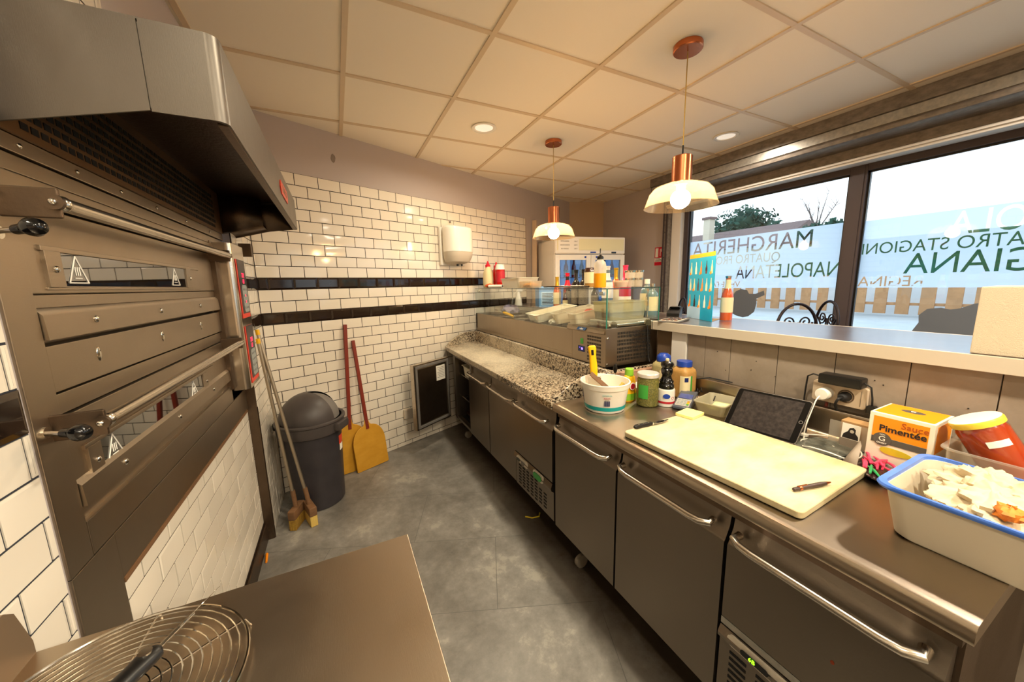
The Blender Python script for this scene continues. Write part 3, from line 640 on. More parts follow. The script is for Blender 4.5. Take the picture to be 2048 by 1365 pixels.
# compressor front
mb = MB(); mb.box(PX-.004, PX+.05, 1.414, 1.838, .212, .375, 0, .002)
pr = [(PX+.05, .375), (PX-.004, .375), (PX-.018, .385), (PX-.022, .40), (PX-.012, .425), (PX+.05, .427)]
mb.prism(pr, .424, 0, Matrix(((1, 0, 0, 0), (0, 0, -1, 1.838), (0, 1, 0, 0), (0, 0, 0, 1)))); cf = link('compressor_panel', mb, 'steel_door', pc)
mb = MB()
for c in range(7):
    for r in range(7 if c < 5 else 5):
        y = 1.80-c*.048; z = .355-r*.019-(0 if c < 5 else .03)
        if z > .222: mb.box(PX-.0055, PX-.0035, y-.028, y, z-.008, z, 0)
link('vent_slots', mb, 'hole', cf)['kind'] = 'stuff'
def oval(parent, x, ya, yb, z, h, mt, nm, t=.006):
    mb = MB(); mb.prism(rrect(abs(yb-ya), h, h*.45, 6), t, 0, frame((x, (ya+yb)/2, z), (0, -1, 0), (0, 0, 1))); return link(nm, mb, mt, parent)
mat('lcd_dark', '#232a14', .3); mat('lcd_green', '#2f8f3c', .3); mat('led_green', '#8fff30', .4, em='#8cff20', ems=1.8)
a = oval(cf, PX-.021, 1.66, 1.80, .402, .036, 'control_grey', 'thermostat', -.007)
oval(a, PX-.0285, 1.745, 1.785, .403, .018, 'lcd_dark', 'display', -.001); oval(a, PX-.0285, 1.69, 1.73, .402, .02, 'ink_grey', 'buttons', -.001)
a = oval(cf, PX-.021, 1.49, 1.60, .402, .045, 'control_grey', 'power_switch', -.007); oval(a, PX-.0285, 1.505, 1.585, .402, .032, 'lcd_green', 'rocker', -.004)
for y in (1.50, 2.55): caster(pc, 1.12, y, .19)
for y in (3.05, 1.5): caster(pc, 1.4, y, .19)
caster(pc, 1.0, 3.06, .19)
# the open door folded back against the tiles
dr = Matrix.Translation((.885, 3.165, .21)) @ Matrix.Rotation(radians(180+22.3+9), 4, 'Z')     # local x runs away from the hinge
mb = MB(); W_ = .425; H_ = .575
mb.box(0, W_, -.045, 0, 0, H_, 0, .003, X=dr); od = link('open_door', mb, 'steel_bright', pc)
mb = MB()
for (p, q, r, s) in ((.012, .035, .012, H_-.012), (W_-.035, W_-.012, .012, H_-.012), (.035, W_-.035, .012, .035), (.035, W_-.035, H_-.035, H_-.012)): mb.box(p, q, 0, .010, r, s, 0, .004, X=dr)
link('door_gasket', mb, 'ink_grey', od)
mb = MB(); mb.box(.045, W_-.045, 0, .003, .045, H_-.045, 0, .001, X=dr); link('inner_panel', mb, 'steel_dark', od)
mb = MB(); mb.box(.06, .17, .0035, .0045, H_-.19, H_-.055, 0, X=dr)
for k in range(7): mb.box(.07, .16-.01*(k % 3), .0045, .0048, H_-.075-k*.015, H_-.072-k*.015, 1, X=dr)
link('instruction_sticker', mb, ['paper', 'ink_grey'], od)
# granite
mb = MB(); GX = .895
mb.prism([(GX, 1.408), (GX, 3.30), (.945, 3.375), (1.63, 3.66), (1.63, 1.408)], .040, 0, z0=.823)
mb2 = MB()
def slab(poly, z0, z1, name, parent):
    m = MB(); m.prism(poly, z1-z0, 0, z0=z0); o = link(name, m, 'granite', parent); b = o.modifiers.new('bev', 'BEVEL'); b.width = .005; b.segments = 3; b.limit_method = 'ANGLE'; return o
mb.bm.free(); gt = slab([(GX, 1.408), (GX, 3.30), (.93, 3.368), (1.60, 3.64), (1.60, 1.408)], .823, .863, 'granite_top', pc)
slab([(1.265, 1.43), (1.265, 3.50), (1.295, 3.51), (1.295, 1.43)], .8625, .968, 'granite_upstand', pc)
def cheek(y0, y1, x0, x1, name):
    m = MB(); P = [(x0, .863), (x0+.02, .885), (x0+.10, .930), (x0+.20, .962), (x0+.26, .968), (x1, .968), (x1, .863)]
    m.prism(P, y1-y0, 0, Matrix(((1, 0, 0, 0), (0, 0, -1, y1), (0, 1, 0, 0), (0, 0, 0, 1)))); o = link(name, m, 'granite', pc); b = o.modifiers.new('bev', 'BEVEL'); b.width = .004; b.segments = 2; b.limit_method = 'ANGLE'
cheek(1.408, 1.436, .90, 1.60, 'granite_cheek')
m = MB(); n_ = Matrix.Translation((.925, 3.345, 0)) @ Matrix.Rotation(radians(22.3), 4, 'Z')
P = [(0, .863), (.02, .885), (.10, .930), (.20, .962), (.26, .968), (.40, .968), (.40, .863)]
m.prism(P, .028, 0, n_ @ Matrix(((1, 0, 0, 0), (0, 0, -1, 0), (0, 1, 0, 0), (0, 0, 0, 1)))); link('granite_cheek', m, 'granite', pc)
# ============================================================ long stainless refrigerated worktop
wc = thing('refrigerated_worktop', 'long stainless refrigerated worktop in the right foreground with bar-handled doors', 'counter', (.92, .12, 0))
mb = MB()
prof = [(.900, .822), (.897, .83), (.897, .848), (.903, .857), (.915, .860), (1.565, .860), (1.575, .865), (1.580, .875), (1.580, .950), (1.586, .958), (1.612, .958), (1.612, .822)]
mb.prism(prof, 1.40-.115, 0, Matrix(((1, 0, 0, 0), (0, 0, -1, 1.40), (0, 1, 0, 0), (0, 0, 0, 1))))
top = link('worktop', mb, 'steel_top', wc)
mb = MB(); mb.box(.955, 1.60, .13, 1.395, .20, .822, 0); mb.box(.925, .96, .13, 1.395, .79, .822, 0); link('carcass', mb, 'steel_dark', wc)
WX = .905
d = door_panel(wc, .962, 1.392, .21, .815, x=WX); handle(d, 1.0, 1.355, .755, WX, .0105, .034)
d = door_panel(wc, .535, .958, .21, .815, x=WX); handle(d, .575, .925, .755, WX, .0105, .034)
d = door_panel(wc, .135, .531, .49, .815, x=WX, name='drawer'); handle(d, .165, .50, .755, WX, .0105, .034)
mat('sauce_spot', '#7c2f0c', .4)
for (y, z, r) in ((.285, .60, .004), (.27, .525, .006)): mb = MB(); mb.ball((WX-.0005, y, z), r, 0, 10, sc=(.15, 1, 1.3)); link('sauce_spot', mb, 'sauce_spot', d)
mb = MB(); mb.box(WX+.004, WX+.05, .135, .531, .465, .486, 0); cs = link('cover_strip', mb, 'zinc_light', wc)
mb = MB(); mb.box(WX+.004, WX+.05, .135, .531, .212, .42, 0, .002)
pr = [(WX+.05, .42), (WX+.004, .42), (WX-.006, .428), (WX-.008, .44), (WX+.004, .46), (WX+.05, .463)]
mb.prism(pr, .396, 0, Matrix(((1, 0, 0, 0), (0, 0, -1, .531), (0, 1, 0, 0), (0, 0, 0, 1)))); cf = link('compressor_panel', mb, 'steel_door', wc)
a = oval(cf, WX-.006, .335, .505, .443, .034, 'control_grey', 'thermostat', -.006); dsp = oval(a, WX-.0125, .395, .465, .444, .017, 'black_gloss', 'display', -.001)
text('digits', '6B', .016, frame(Vector((WX-.0138, .435, .444))-Vector((.92, .12, 0)), (0, -1, 0), (0, 0, 1)), 'led_green', wc)
oval(a, WX-.0125, .345, .38, .442, .016, 'ink_grey', 'buttons', -.001)
mb = MB()
for c in range(5):
    for r in range(8): mb.box(WX+.0025, WX+.0045, .50-c*.07-.045, .50-c*.07, .40-r*.02-.008, .40-r*.02, 0)
link('vent_slots', mb, 'hole', cf)['kind'] = 'stuff'
for y in (.25, 1.30): caster(wc, .99, y, .20); caster(wc, 1.5, y, .20)
# ============================================================ foreground table on the left
ft = thing('steel_table', 'plain stainless table in the left foreground carrying the wire rack', 'table', (-.2, .3, 0))
mb = MB(); mb.box(-.487, .098, -.62, .765, .838, .878, 0, .002); tp = link('table_top', mb, 'steel_top', ft)
mb = MB(); mb.prism([(.763, .878), (.763, .90), (.745, .965), (.73, .978), (-.62, .978), (-.62, .878)], .012, 0, Matrix(((0, 0, 1, -.4865), (1, 0, 0, 0), (0, 1, 0, 0), (0, 0, 0, 1)))); link('upstand', mb, 'steel_soft', ft)
for (x, y) in ((.07, .73), (-.45, .73), (.07, -.58), (-.45, -.58)):
    mb = MB(); mb.box(x-.02, x+.02, y-.02, y+.02, 0, .838, 0, .003); link('leg', mb, 'steel_door', ft)
mb = MB(); mb.box(-.46, .08, -.6, .74, .22, .24, 0); link('lower_shelf', mb, 'steel_door', ft)
# ============================================================ topping refrigerator with its glass cover
sa = thing('topping_refrigerator', 'stainless topping refrigerator with a glass cover standing over the granite counter', 'refrigerator', (1.30, 1.49, .968))
mb = MB(); x0, x1, y0, y1 = 1.300, 1.690, 1.490, 3.50
mb.box(x0, x1, y0, 1.80, .970, 1.185, 0, .002)
mb.prism([(x0-.001, 1.15), (x0-.006, 1.155), (x0+.004, 1.185), (x0+.02, 1.185), (x0+.02, 1.15)], .35, 0, Matrix(((1, 0, 0, 0), (0, 0, -1, 1.85), (0, 1, 0, 0), (0, 0, 0, 1))))
mb.box(x0, x1, 1.80, y1, .970, .995, 0); mb.box(x0, x0+.03, 1.80, y1, .995, 1.150, 0, .002); mb.box(x1-.03, x1, 1.80, y1, .995, 1.165, 0, .002)
mb.box(x0, x1, y1-.03, y1, .995, 1.15, 0); mb.box(x0+.03, x1-.03, 1.80, y1-.03, 1.06, 1.065, 1)
mb.box(x0+.002, x1, y0+.004, y0+.30, .968, .972, 0)
body = link('body', mb, ['steel', 'steel_dark'], sa)
def slots(rows, cols, o, ux, uy, w, h, dx, dz, gaps, X0_, axis):
    mb = MB(); zz = o[1]
    for r in range(rows):
        for c in range(cols):
            a = o[0]+c*dx
            if axis == 'y': mb.box(X0_-.0012, X0_+.0005, a, a+w, zz-h, zz, 0)
            else: mb.box(a, a+w, X0_-.0012, X0_+.0005, zz-h, zz, 0)
        zz -= dz+(gaps if r % 2 else 0)
    return mb
link('side_vent', slots(8, 22, (1.385, 1.160), 0, 0, .006, .013, .0115, .019, .006, y0, 'x'), 'hole', body)['kind'] = 'stuff'
link('front_vent', slots(8, 13, (1.53, 1.135), 0, 0, .004, .011, .0095, .0175, .005, x0, 'y'), 'hole', body)['kind'] = 'stuff'
mb = MB(); mb.box(x0-.003, x0, 1.69, 1.712, 1.075, 1.108, 0, .001); link('power_switch', mb, 'green', body)
mb = MB(); mb.box(x0-.003, x0, 1.675, 1.735, 1.028, 1.062, 0, .001); th = link('thermostat', mb, 'blue_deep', body)
mat('led_blue', '#9a7cff', .4, em='#7a60ff', ems=2.0)
mb = MB(); mb.box(x0-.0036, x0-.003, 1.688, 1.703, 1.04, 1.052, 0); mb.box(x0-.0036, x0-.003, 1.715, 1.719, 1.05, 1.054, 0); link('display', mb, 'led_blue', th)
mat('badge_blue', '#27507e', .4)
mb = MB(); mb.prism([(-.045, -.009), (.035, -.009), (.045, .009), (-.035, .009)], .0015, 0, frame((x0-.0045, 1.70, 1.167), (0, -1, 0), (.3, 0, 1))); bb = link('brand_plate', mb, 'badge_blue', body)
text('brand_lettering', 'roller', .016, frame(Vector((x0-.0065, 1.70, 1.167))-Vector((1.30, 1.49, .968)), (0, -1, 0), (.3, 0, 1)), 'paper', sa)
for (y, z) in ((y0-.002, 1.13), (y0-.002, .985)): mb = MB(); mb.ball((1.312, y, z), .007, 0, 10, sc=(1, .5, 1)); link('corner_screw', mb, 'chrome', body)
for x in (1.36, 1.62): mb = MB(); mb.cyl((0, 0, 0), .022, .008, 0, 16, X=Matrix.Translation((x, y0+.012, 1.20)) @ Matrix.Rotation(pi/2, 4, 'X')); link('hinge_disc', mb, 'chrome', body)
glassmat('cover_glass', '#fafdfb', .025, 0, .22); mat('glass_edge', '#2f7565', .15, spec=.8); mat('glass_edge_dark', '#24332f', .2, spec=.8)
def pane(name, a, b, edge=True, parent=sa):
    mb = MB(); mb.box(a[0], b[0], a[1], b[1], a[2], b[2], 0); return link(name, mb, 'cover_glass', parent)
ps = pane('top_pane', (1.298, 1.488, 1.400), (1.695, 3.50, 1.406)); pf = pane('front_pane', (1.298, 1.488, 1.152), (1.303, 3.50, 1.400)); pe = pane('side_pane', (1.303, 1.486, 1.187), (1.690, 1.491, 1.400))
mb = MB(); mb.box(1.2965, 1.2985, 1.488, 3.50, 1.399, 1.4045, 0); mb.box(1.298, 1.695, 1.4845, 1.4865, 1.399, 1.4045, 0); link('polished_edge', mb, 'glass_edge_dark', ps)
mb = MB(); mb.box(1.296, 1.302, 1.4835, 1.4885, 1.187, 1.40, 0); link('polished_edge', mb, 'glass_edge', pf)
mb = MB(); mb.box(1.689, 1.693, 1.484, 1.488, 1.19, 1.40, 0); link('polished_edge', mb, 'glass_edge', pe)
for (x, y) in ((1.68, 1.56), (1.68, 3.40), (1.68, 2.5)):
    mb = MB(); mb.cyl((x, y, 1.16), .006, .24, 0, 10); link('glass_support', mb, 'chrome', sa)
for y in (1.55, 3.45): mb = MB(); mb.cbox((1.32, y, 1.375), (.02, .03, .02), 0, .003); link('glass_clamp', mb, 'chrome', sa)
for y in (1.86, 2.12, 2.38, 2.64, 2.90, 3.16): 
    mb = MB(); mb.box(x0+.025, x1-.025, y-.006, y+.006, 1.140, 1.152, 0, .002); link('crossbar', mb, 'steel_bright', sa)
m = MB(); m.tube([(1.60, 1.482, 1.187), (1.602, 1.478, 1.10), (1.606, 1.472, 1.00), (1.60, 1.455, .975)], .003, 8, 0); solo('black_cable', 'thin black cable hanging down over the side vents of the topping refrigerator', 'cable', m, 'rubber')
# ============================================================ bar counter
bc = thing('bar_counter', 'high bar counter with dark top and white edge between kitchen and window', 'counter', (1.63, .4, 0))
mb = MB()
mb.prism([(1.605, -2.9), (1.605, 1.445), (1.715, 1.445), (1.715, 3.30), (1.72, 3.70), (2.10, 3.84), (2.10, -2.9)], .006, 0, z0=1.205); link('bar_top', mb, 'bar_top', bc)
mb = MB(); mb.box(1.60, 1.612, -2.9, 1.45, 1.166, 1.2115, 0, .0015); mb.box(1.60, 1.70, 1.443, 1.455, 1.166, 1.2115, 0, .0015); mb.box(2.095, 2.107, -2.9, 3.83, 1.166, 1.2115, 0, .0015); mb.box(1.61, 2.10, -2.9, 1.443, 1.168, 1.206, 0); mb.box(1.715, 2.10, 1.455, 3.6, 1.168, 1.206, 0)
link('bar_edge', mb, 'bar_white', bc)
ys = [-2.9, -2.2, -1.5, -.9, -.3, 0, .253, .429, .62, .811, 1.009, 1.137, 1.235]
mb = MB(); mb.box(1.64, 2.02, -2.9, 1.44, 0, 1.168, 1); mb.box(1.72, 2.02, 1.44, 3.55, 0, 1.168, 1)
for a, b in zip(ys, ys[1:]): mb.box(1.630, 1.645, a+.0012, b-.0012, .0, 1.168, 0, .0015)
mb.box(1.622, 1.645, 1.24, 1.33, 0, 1.168, 2, .002); link('plank_cladding', mb, ['plank', 'plank_gap', 'paint_white'], bc)
for k in range(10): mb = MB(); mb.ball((1.629, random.uniform(.1, 1.1), random.uniform(.98, 1.14)), .0025, 0, 6, sc=(.3, 1, 1)); link('nail_mark', mb, 'ink', bc)
# ============================================================ pendants and downlights
emb = mat('bulb_glow', '#fff1d8', .5, em='#ffdfb4', ems=110)
glassmat('shade_glass', '#fcecd0', .05, .08, .35)
N = M['shade_glass'].node_tree.nodes; L = M['shade_glass'].node_tree.links
tr = N.new('ShaderNodeBsdfTranslucent'); tr.inputs[0].default_value = lin('#fff0d8'); o_ = N['Material Output']; mxs = N.new('ShaderNodeMixShader'); mxs.inputs[0].default_value = .10
prev = o_.inputs[0].links[0].from_socket; L.new(prev, mxs.inputs[1]); L.new(tr.outputs[0], mxs.inputs[2]); L.new(mxs.outputs[0], o_.inputs[0])
mat('cord', '#b08d3c', .5)
def pendant(x, y, label):
    t = thing('pendant_lamp', label, 'lamp', (x, y, CZ), 0, 'pendants above the bar')
    mb = MB(); mb.lathe([(0, 0), (.064, 0), (.066, -.003), (.066, -.024), (.062, -.028), (0, -.028)], (x, y, CZ), 40, 0); link('canopy', mb, 'copper', t)
    mb = MB(); mb.tube([(x, y, CZ-.027), (x, y, 2.10)], .0024, 8, 0); mb.tube([(x, y, 2.10), (x, y, 2.045)], .004, 8, 1); link('cord', mb, ['cord', 'black'], t)
    mb = MB(); mb.lathe([(0, 2.048), (.044, 2.048), (.047, 2.045), (.047, 1.93), (.052, 1.918), (.052, 1.908), (.02, 1.905), (.02, 1.91)], (x, y, 0), 40, 0); link('lamp_holder', mb, 'copper', t)
    mb = MB(); P = [(.045, 1.918), (.09, 1.914), (.128, 1.900), (.150, 1.876), (.158, 1.850), (.172, 1.812), (.1745, 1.808), (.170, 1.812), (.155, 1.850), (.147, 1.874), (.126, 1.897), (.09, 1.911), (.045, 1.915)]
    mb.lathe(P, (x, y, 0), 56, 0); link('glass_shade', mb, 'shade_glass', t)
    mb = MB(); mb.ball((x, y, 1.845), .047, 0, 24); mb.cyl((x, y, 1.88), .02, .03, 0, 16); link('bulb', mb, 'bulb_glow', t)
    return t
pendant(1.61, 1.31, 'copper and glass pendant lamp nearest the camera, above the bar end'); pendant(1.645, 2.54, 'copper and glass pendant lamp further back, above the drinks fridge side')
mat('lens', '#f6f0e4', .25, em='#fff0dc', ems=.30, bump=(60, .4)); 
def spot(x, y, label):
    t = thing('recessed_downlight', label, 'lamp', (x, y, CZ), 0, 'recessed downlights')
    mb = MB(); mb.lathe([(.068, .0), (.085, -.001), (.089, -.006), (.086, -.009), (.070, -.009), (.060, .0), (.05, .018)], (x, y, CZ), 40, 0); link('trim_ring', mb, 'white_gloss', t)
    mb = MB(); mb.lathe([(.068, -.004), (.05, -.003), (0, -.003)], (x, y, CZ), 32, 0); link('reflector', mb, 'lens', t)
spot(1.05, 2.524, 'round white downlight in the ceiling left of the pendant lamps'); spot(2.84, 1.922, 'round white downlight in the ceiling near the window shutter casing')
# ============================================================ drinks fridge in the corner
th = radians(-10); F0 = (2.205, 3.398)
fr = thing('drinks_fridge', 'white two-door glass drinks fridge in the far corner', 'fridge', (F0[0], F0[1], 0), th)
def fb(*a, **k): pass
Wf, Df, Hf = .88, .50, 1.945
mat('fridge_white', '#e9e2d4', .35); mat('fridge_sign', '#e6dcae', .4); mat('fridge_inside', '#a9c2dc', .5, em='#8fb4dc', ems=.22)
m = MB(); m.box(0, .03, 0, Df, .06, Hf, 0, .004); m.box(Wf-.03, Wf, 0, Df, .06, Hf, 0, .004); m.box(0, Wf, Df-.03, Df, .06, Hf, 0); m.box(0, Wf, 0, Df, Hf-.03, Hf, 0, .004); m.box(0, Wf, 0, Df, .06, .20, 0); m.box(0, Wf, 0, Df, 1.755, 1.77, 0)
cab = link('cabinet', m, 'fridge_white', fr, world=False)
m = MB(); m.box(.03, Wf-.03, Df-.035, Df-.03, .2, 1.755, 0); m.box(.0305, .034, .05, Df-.03, .2, 1.755, 0); m.box(Wf-.034, Wf-.0305, .05, Df-.03, .2, 1.755, 0); link('interior', m, 'fridge_inside', fr, world=False)
m = MB(); m.box(.0, Wf, -.03, .0, 1.76, Hf+.004, 0, .012); hdr = link('sign_header', m, 'fridge_white', fr, world=False)
m = MB(); m.box(.025, Wf-.02, -.0325, -.03, 1.80, Hf-.02, 0); link('light_panel', m, 'fridge_sign', hdr, world=False)
m = MB(); m.box(.70, .76, -.0325, -.03, 1.767, 1.785, 0); m.box(.43, .50, -.0325, -.03, 1.77, 1.785, 1); link('small_badges', m, ['black_gloss', 'led_blue2' if 'led_blue2' in M else 'blue'], hdr, world=False)
glassmat('fridge_glass', '#cfe0f2', .10, .02, .5)
for k in range(2):
    a = .002+k*Wf/2; b = a+Wf/2-.004; m = MB(); w = .055
    m.box(a, a+w, -.03, -.002, .10, 1.75, 0, .004); m.box(b-w, b, -.03, -.002, .10, 1.75, 0, .004); m.box(a+w, b-w, -.03, -.002, .10, .10+w, 0); m.box(a+w, b-w, -.03, -.002, 1.75-w, 1.75, 0)
    d = link('glass_door', m, 'fridge_white', fr, world=False)
    m = MB(); m.box(a+w, b-w, -.018, -.014, .10+w, 1.75-w, 0); link('door_glass', m, 'fridge_glass', d, world=False)
    m = MB(); m.cyl((0, 0, 0), .012, .004, 0, 16, X=Matrix.Translation((b-.07 if k == 0 else a+.07, -.030, 1.725)) @ Matrix.Rotation(pi/2, 4, 'X')); link('door_lock', m, 'blue', d, world=False)
for z in (.55, .90, 1.22, 1.50):
    m = MB()
    for k in range(24): m.tube([(.04+k*.034, .03, z), (.04+k*.034, Df-.04, z)], .002, 5, 0)
    m.tube([(.035, .035, z), (Wf-.035, .035, z)], .004, 6, 0); link('wire_shelf', m, 'chrome', fr, world=False)
m = MB(); m.box(.035, .285, -.0345, -.033, 1.772, 1.925, 0); pn = link('price_notice', m, 'paper', fr, world=False)
tag(pn, None, None); 
for r, (s, p) in enumerate((('PETITE BOISSON', '1,50 €'), ('GRANDE BOISSON', '2,50 €'), ('EAU MINERALE', '1,00 €'))):
    text('notice_lettering', s, .019, frame((.115, -.035, 1.895-r*.04), (1, 0, 0), (0, 0, 1)), 'ink', fr, sx=.72); text('notice_price', p, .02, frame((.245, -.035, 1.895-r*.04), (1, 0, 0), (0, 0, 1)), 'ink', fr, sx=.8)
# ============================================================ bottles
BP = dict(
 beer=[(0, 0), (.030, 0), (.0305, .005), (.0305, .12), (.027, .145), (.016, .175), (.0125, .20), (.0125, .235), (.014, .238), (.014, .243), (0, .243)],
 wine=[(0, 0), (.036, 0), (.038, .006), (.038, .18), (.034, .205), (.020, .225), (.0145, .24), (.014, .30), (.016, .302), (.016, .312), (0, .312)],
 gin=[(0, 0), (.036, 0), (.038, .006), (.038, .135), (.034, .155), (.018, .172), (.014, .18), (.014, .215), (0, .215)],
 jar=[(0, 0), (.042, 0), (.045, .006), (.045, .12), (.041, .135), (.038, .14), (.038, .15), (0, .15)])
def bottle(name, kind, loc, glass, label, cat, cap=None, capz=None, lab=None, labz=None, neck=None, sc=1, group=None, sz=1, caph=.03, rot=0):
    P = [(r*sc, z*sc*sz) for r, z in BP[kind]]; H = P[-1][1]
    t = thing(name, label, cat, loc, rot, group)
    m = MB(); m.lathe(P, (0, 0, 0), 28, 0); link('glass_body', m, glass, t, world=False)
    def rad(z):
        for (r0, z0), (r1, z1) in zip(P[1:], P[2:]):
            if z0 <= z <= z1 and z1 > z0: return r0+(r1-r0)*(z-z0)/(z1-z0)
        return P[-2][0]
    def band(nm, za, zb, mt, e=.0008):
        n = 8; Q = [(rad(za+(zb-za)*i/n)+e, za+(zb-za)*i/n) for i in range(n+1)]
        if zb >= H-.001: Q.append((0, H+.001))
        m = MB(); m.lathe(Q, (0, 0, 0), 28, 0); link(nm, m, mt, t, world=False)
    if cap: band('cap', H-caph, H, cap, .0016)
    if lab: band('label', labz[0]*H, labz[1]*H, lab)
    if neck: band('neck_label', neck[1]*H, neck[2]*H, neck[0])
    return t
mat('glass_dark', '#15100c', .06, spec=.8, coat=.6); mat('glass_brown', '#3b1d0c', .08, spec=.8, coat=.5); mat('drink_orange', '#c8521a', .1, spec=.8, coat=.5); mat('drink_red', '#8f2a22', .1, spec=.8, coat=.5)
mat('rose_wine', '#b8293b', .08, spec=.8, coat=.5); mat('pink_foil', '#e83a5f', .3, metal=.3); mat('gold_foil', '#caa030', .3, metal=.6); mat('clear_liquor', '#6f7f80', .05, spec=.9, coat=.7); mat('label_cream', '#e3d3a6', .7); mat('label_text', '#9a8f80', .7, noise=(150, .8, '#3a3633'))
mat('cream_sauce', '#e6d3a4', .3); mat('ketchup_red', '#b3180f', .25); mat('mustard_brown', '#a5793a', .35)
BZ = 1.211
B = [('beer', 1.85, 2.80, 'drink_orange', 'label_cream', (.12, .5), 'gold_foil', ('gold_foil', .72, .99), 'beer_bottle', 'amber bottle with a yellow neck foil, first right of the blue box', 1.18),
     ('beer', 1.85, 2.634, 'glass_dark', 'label_text', (.1, .5), 'red', ('red', .62, .80), 'beer_bottle', 'dark bottle with a round red neck label behind the glass cover', 1.30),
     ('wine', 1.85, 2.508, 'glass_dark', 'label_text', (.15, .55), 'black', None, 'wine_bottle', 'dark wine bottle behind the glass cover, left one of a close pair', 1.08),
     ('wine', 1.85, 2.404, 'glass_dark', 'label_text', (.15, .55), 'black', None, 'wine_bottle', 'dark wine bottle behind the glass cover, right one of a close pair', 1.08),
     ('wine', 1.90, 2.17, 'clear_liquor', 'paper', (.3, .85), 'white', None, 'liquor_bottle', 'pale bottle with white label right behind the orange squeeze bottle', 1.12),
     ('wine', 2.0, 2.187, 'drink_orange', 'label_cream', (.15, .5), 'gold_foil', ('gold_foil', .74, .99), 'liquor_bottle', 'amber bottle with a gold neck behind the stacked clear cups', 1.08),
     ('wine', 1.86, 1.94, 'rose_wine', 'paper', (.14, .36), 'pink_foil', ('pink_foil', .70, .99), 'rose_wine_bottle', 'rose wine bottle with bright pink neck foil right of the clear cups', 1.10),
     ('gin', 1.84, 1.72, 'clear_liquor', 'label_cream', (.2, .62), 'white', None, 'liquor_bottle', 'clear liquor bottle with a tall white cap near the glass end', 1.12),
     ('gin', 1.79, 1.63, 'clear_liquor', 'label_cream', (.2, .62), 'steel_bright', None, 'liquor_bottle', 'clear liquor bottle with a silver cap at the end of the row', .98),
     ('wine', 1.88, 2.30, 'glass_dark', 'label_text', (.15, .55), 'glass_dark', None, 'wine_bottle', 'dark short-necked bottle hidden partly behind the brown sauce jar', .72),
     ('beer', 1.80, 2.60, 'glass_brown', 'label_cream', (.1, .45), 'drink_red', None, 'beer_bottle', 'small reddish bottle squeezed between the amber and dark bottles', .72)]
for (k, x, y, g, lb, lz, cp, nk, nm, lab, sc) in B: bottle(nm, k, (x, y, BZ), g, lab, 'bottle' if k != 'jar' else 'jar', cp, None, lb, lz, nk, sc, group='bottles standing on the bar behind the glass cover')
# bottles inside the fridge
gl = ['glass_dark', 'drink_orange', 'ketchup_red', 'clear_liquor', 'drink_red', 'glass_brown']
proto = None
for zi, z in enumerate((1.504, 1.224, .904)):
    for k in range(8):
        if k == 4: continue
        lx = .09+k*.10; p = Matrix.Translation((F0[0], F0[1], 0)) @ Matrix.Rotation(th, 4, 'Z') @ Vector((lx, .10, z))
        m = MB(); m.lathe([(r*.9, zz*.88) for r, zz in BP['beer']], (0, 0, 0), 16, 0); m.lathe([(.0285, .03), (.0285, .085)], (0, 0, 0), 16, 1)
        solo('soda_bottle', 'small drink bottle standing on a fridge shelf', 'bottle', m, [gl[(k+zi*2) % 6], 'label_cream'], tuple(p), group='bottles inside the drinks fridge')
# ============================================================ things on the glass cover
GZ = 1.4065
bottle('sauce_jar', 'jar', (1.60, 2.01, GZ), 'mustard_brown', 'brown sauce jar with a cream label left of the orange squeeze bottle', 'jar', 'glass_brown', None, 'label_cream', (.2, .8), None, .84, sz=1.05)
def squeeze(name, loc, body, cap, label, lab='label_cream', capc='red', sc=1):
    t = thing(name, label, 'bottle', loc)
    P = [(.0, 0), (.030, 0), (.034, .006), (.035, .04), (.033, .09), (.026, .125), (.016, .14), (.016, .146)]
    m = MB(); m.X = Matrix.Diagonal((1, 1.25, 1, 1)); m.lathe([(r*sc, z*sc) for r, z in P], (0, 0, 0), 28, 0); link('bottle_body', m, body, t, world=False)
    m = MB(); m.X = Matrix.Diagonal((1, 1.25, 1, 1)); m.lathe([(r*sc, z*sc) for r, z in ((.0355, .045), (.0352, .06), (.0335, .095), (.030, .112))], (0, 0, 0), 28, 0); link('label', m, lab, t, world=False)
    m = MB(); m.lathe([(r*sc, z*sc) for r, z in ((.0, .146), (.018, .143), (.018, .158), (.010, .165), (.006, .178), (.004, .185), (0, .186))], (0, 0, 0), 20, 0); link('cap', m, capc, t, world=False)
    return t
mat('pack_sauce', '#b9532a', .3)
squeeze('sauce_bottle', (1.40, 3.38, GZ), 'label_cream', None, 'cream-labelled sauce squeeze bottle with a red cap at the far end of the glass cover', capc='red', sc=1.45)
squeeze('ketchup_bottle', (1.51, 3.42, GZ), 'ketchup_red', None, 'red squeeze bottle with a pointed red cap right behind the cream-labelled one', lab='ketchup_red', sc=1.42)
t = bottle('ketchup_bottle', 'jar', (1.48, 3.26, GZ), 'ketchup_red', 'red squeeze bottle with a wide white cap at the far end of the glass cover', 'bottle', 'white', None, 'red_label', (.25, .7), None, 1.05, sz=1.45, caph=.05)
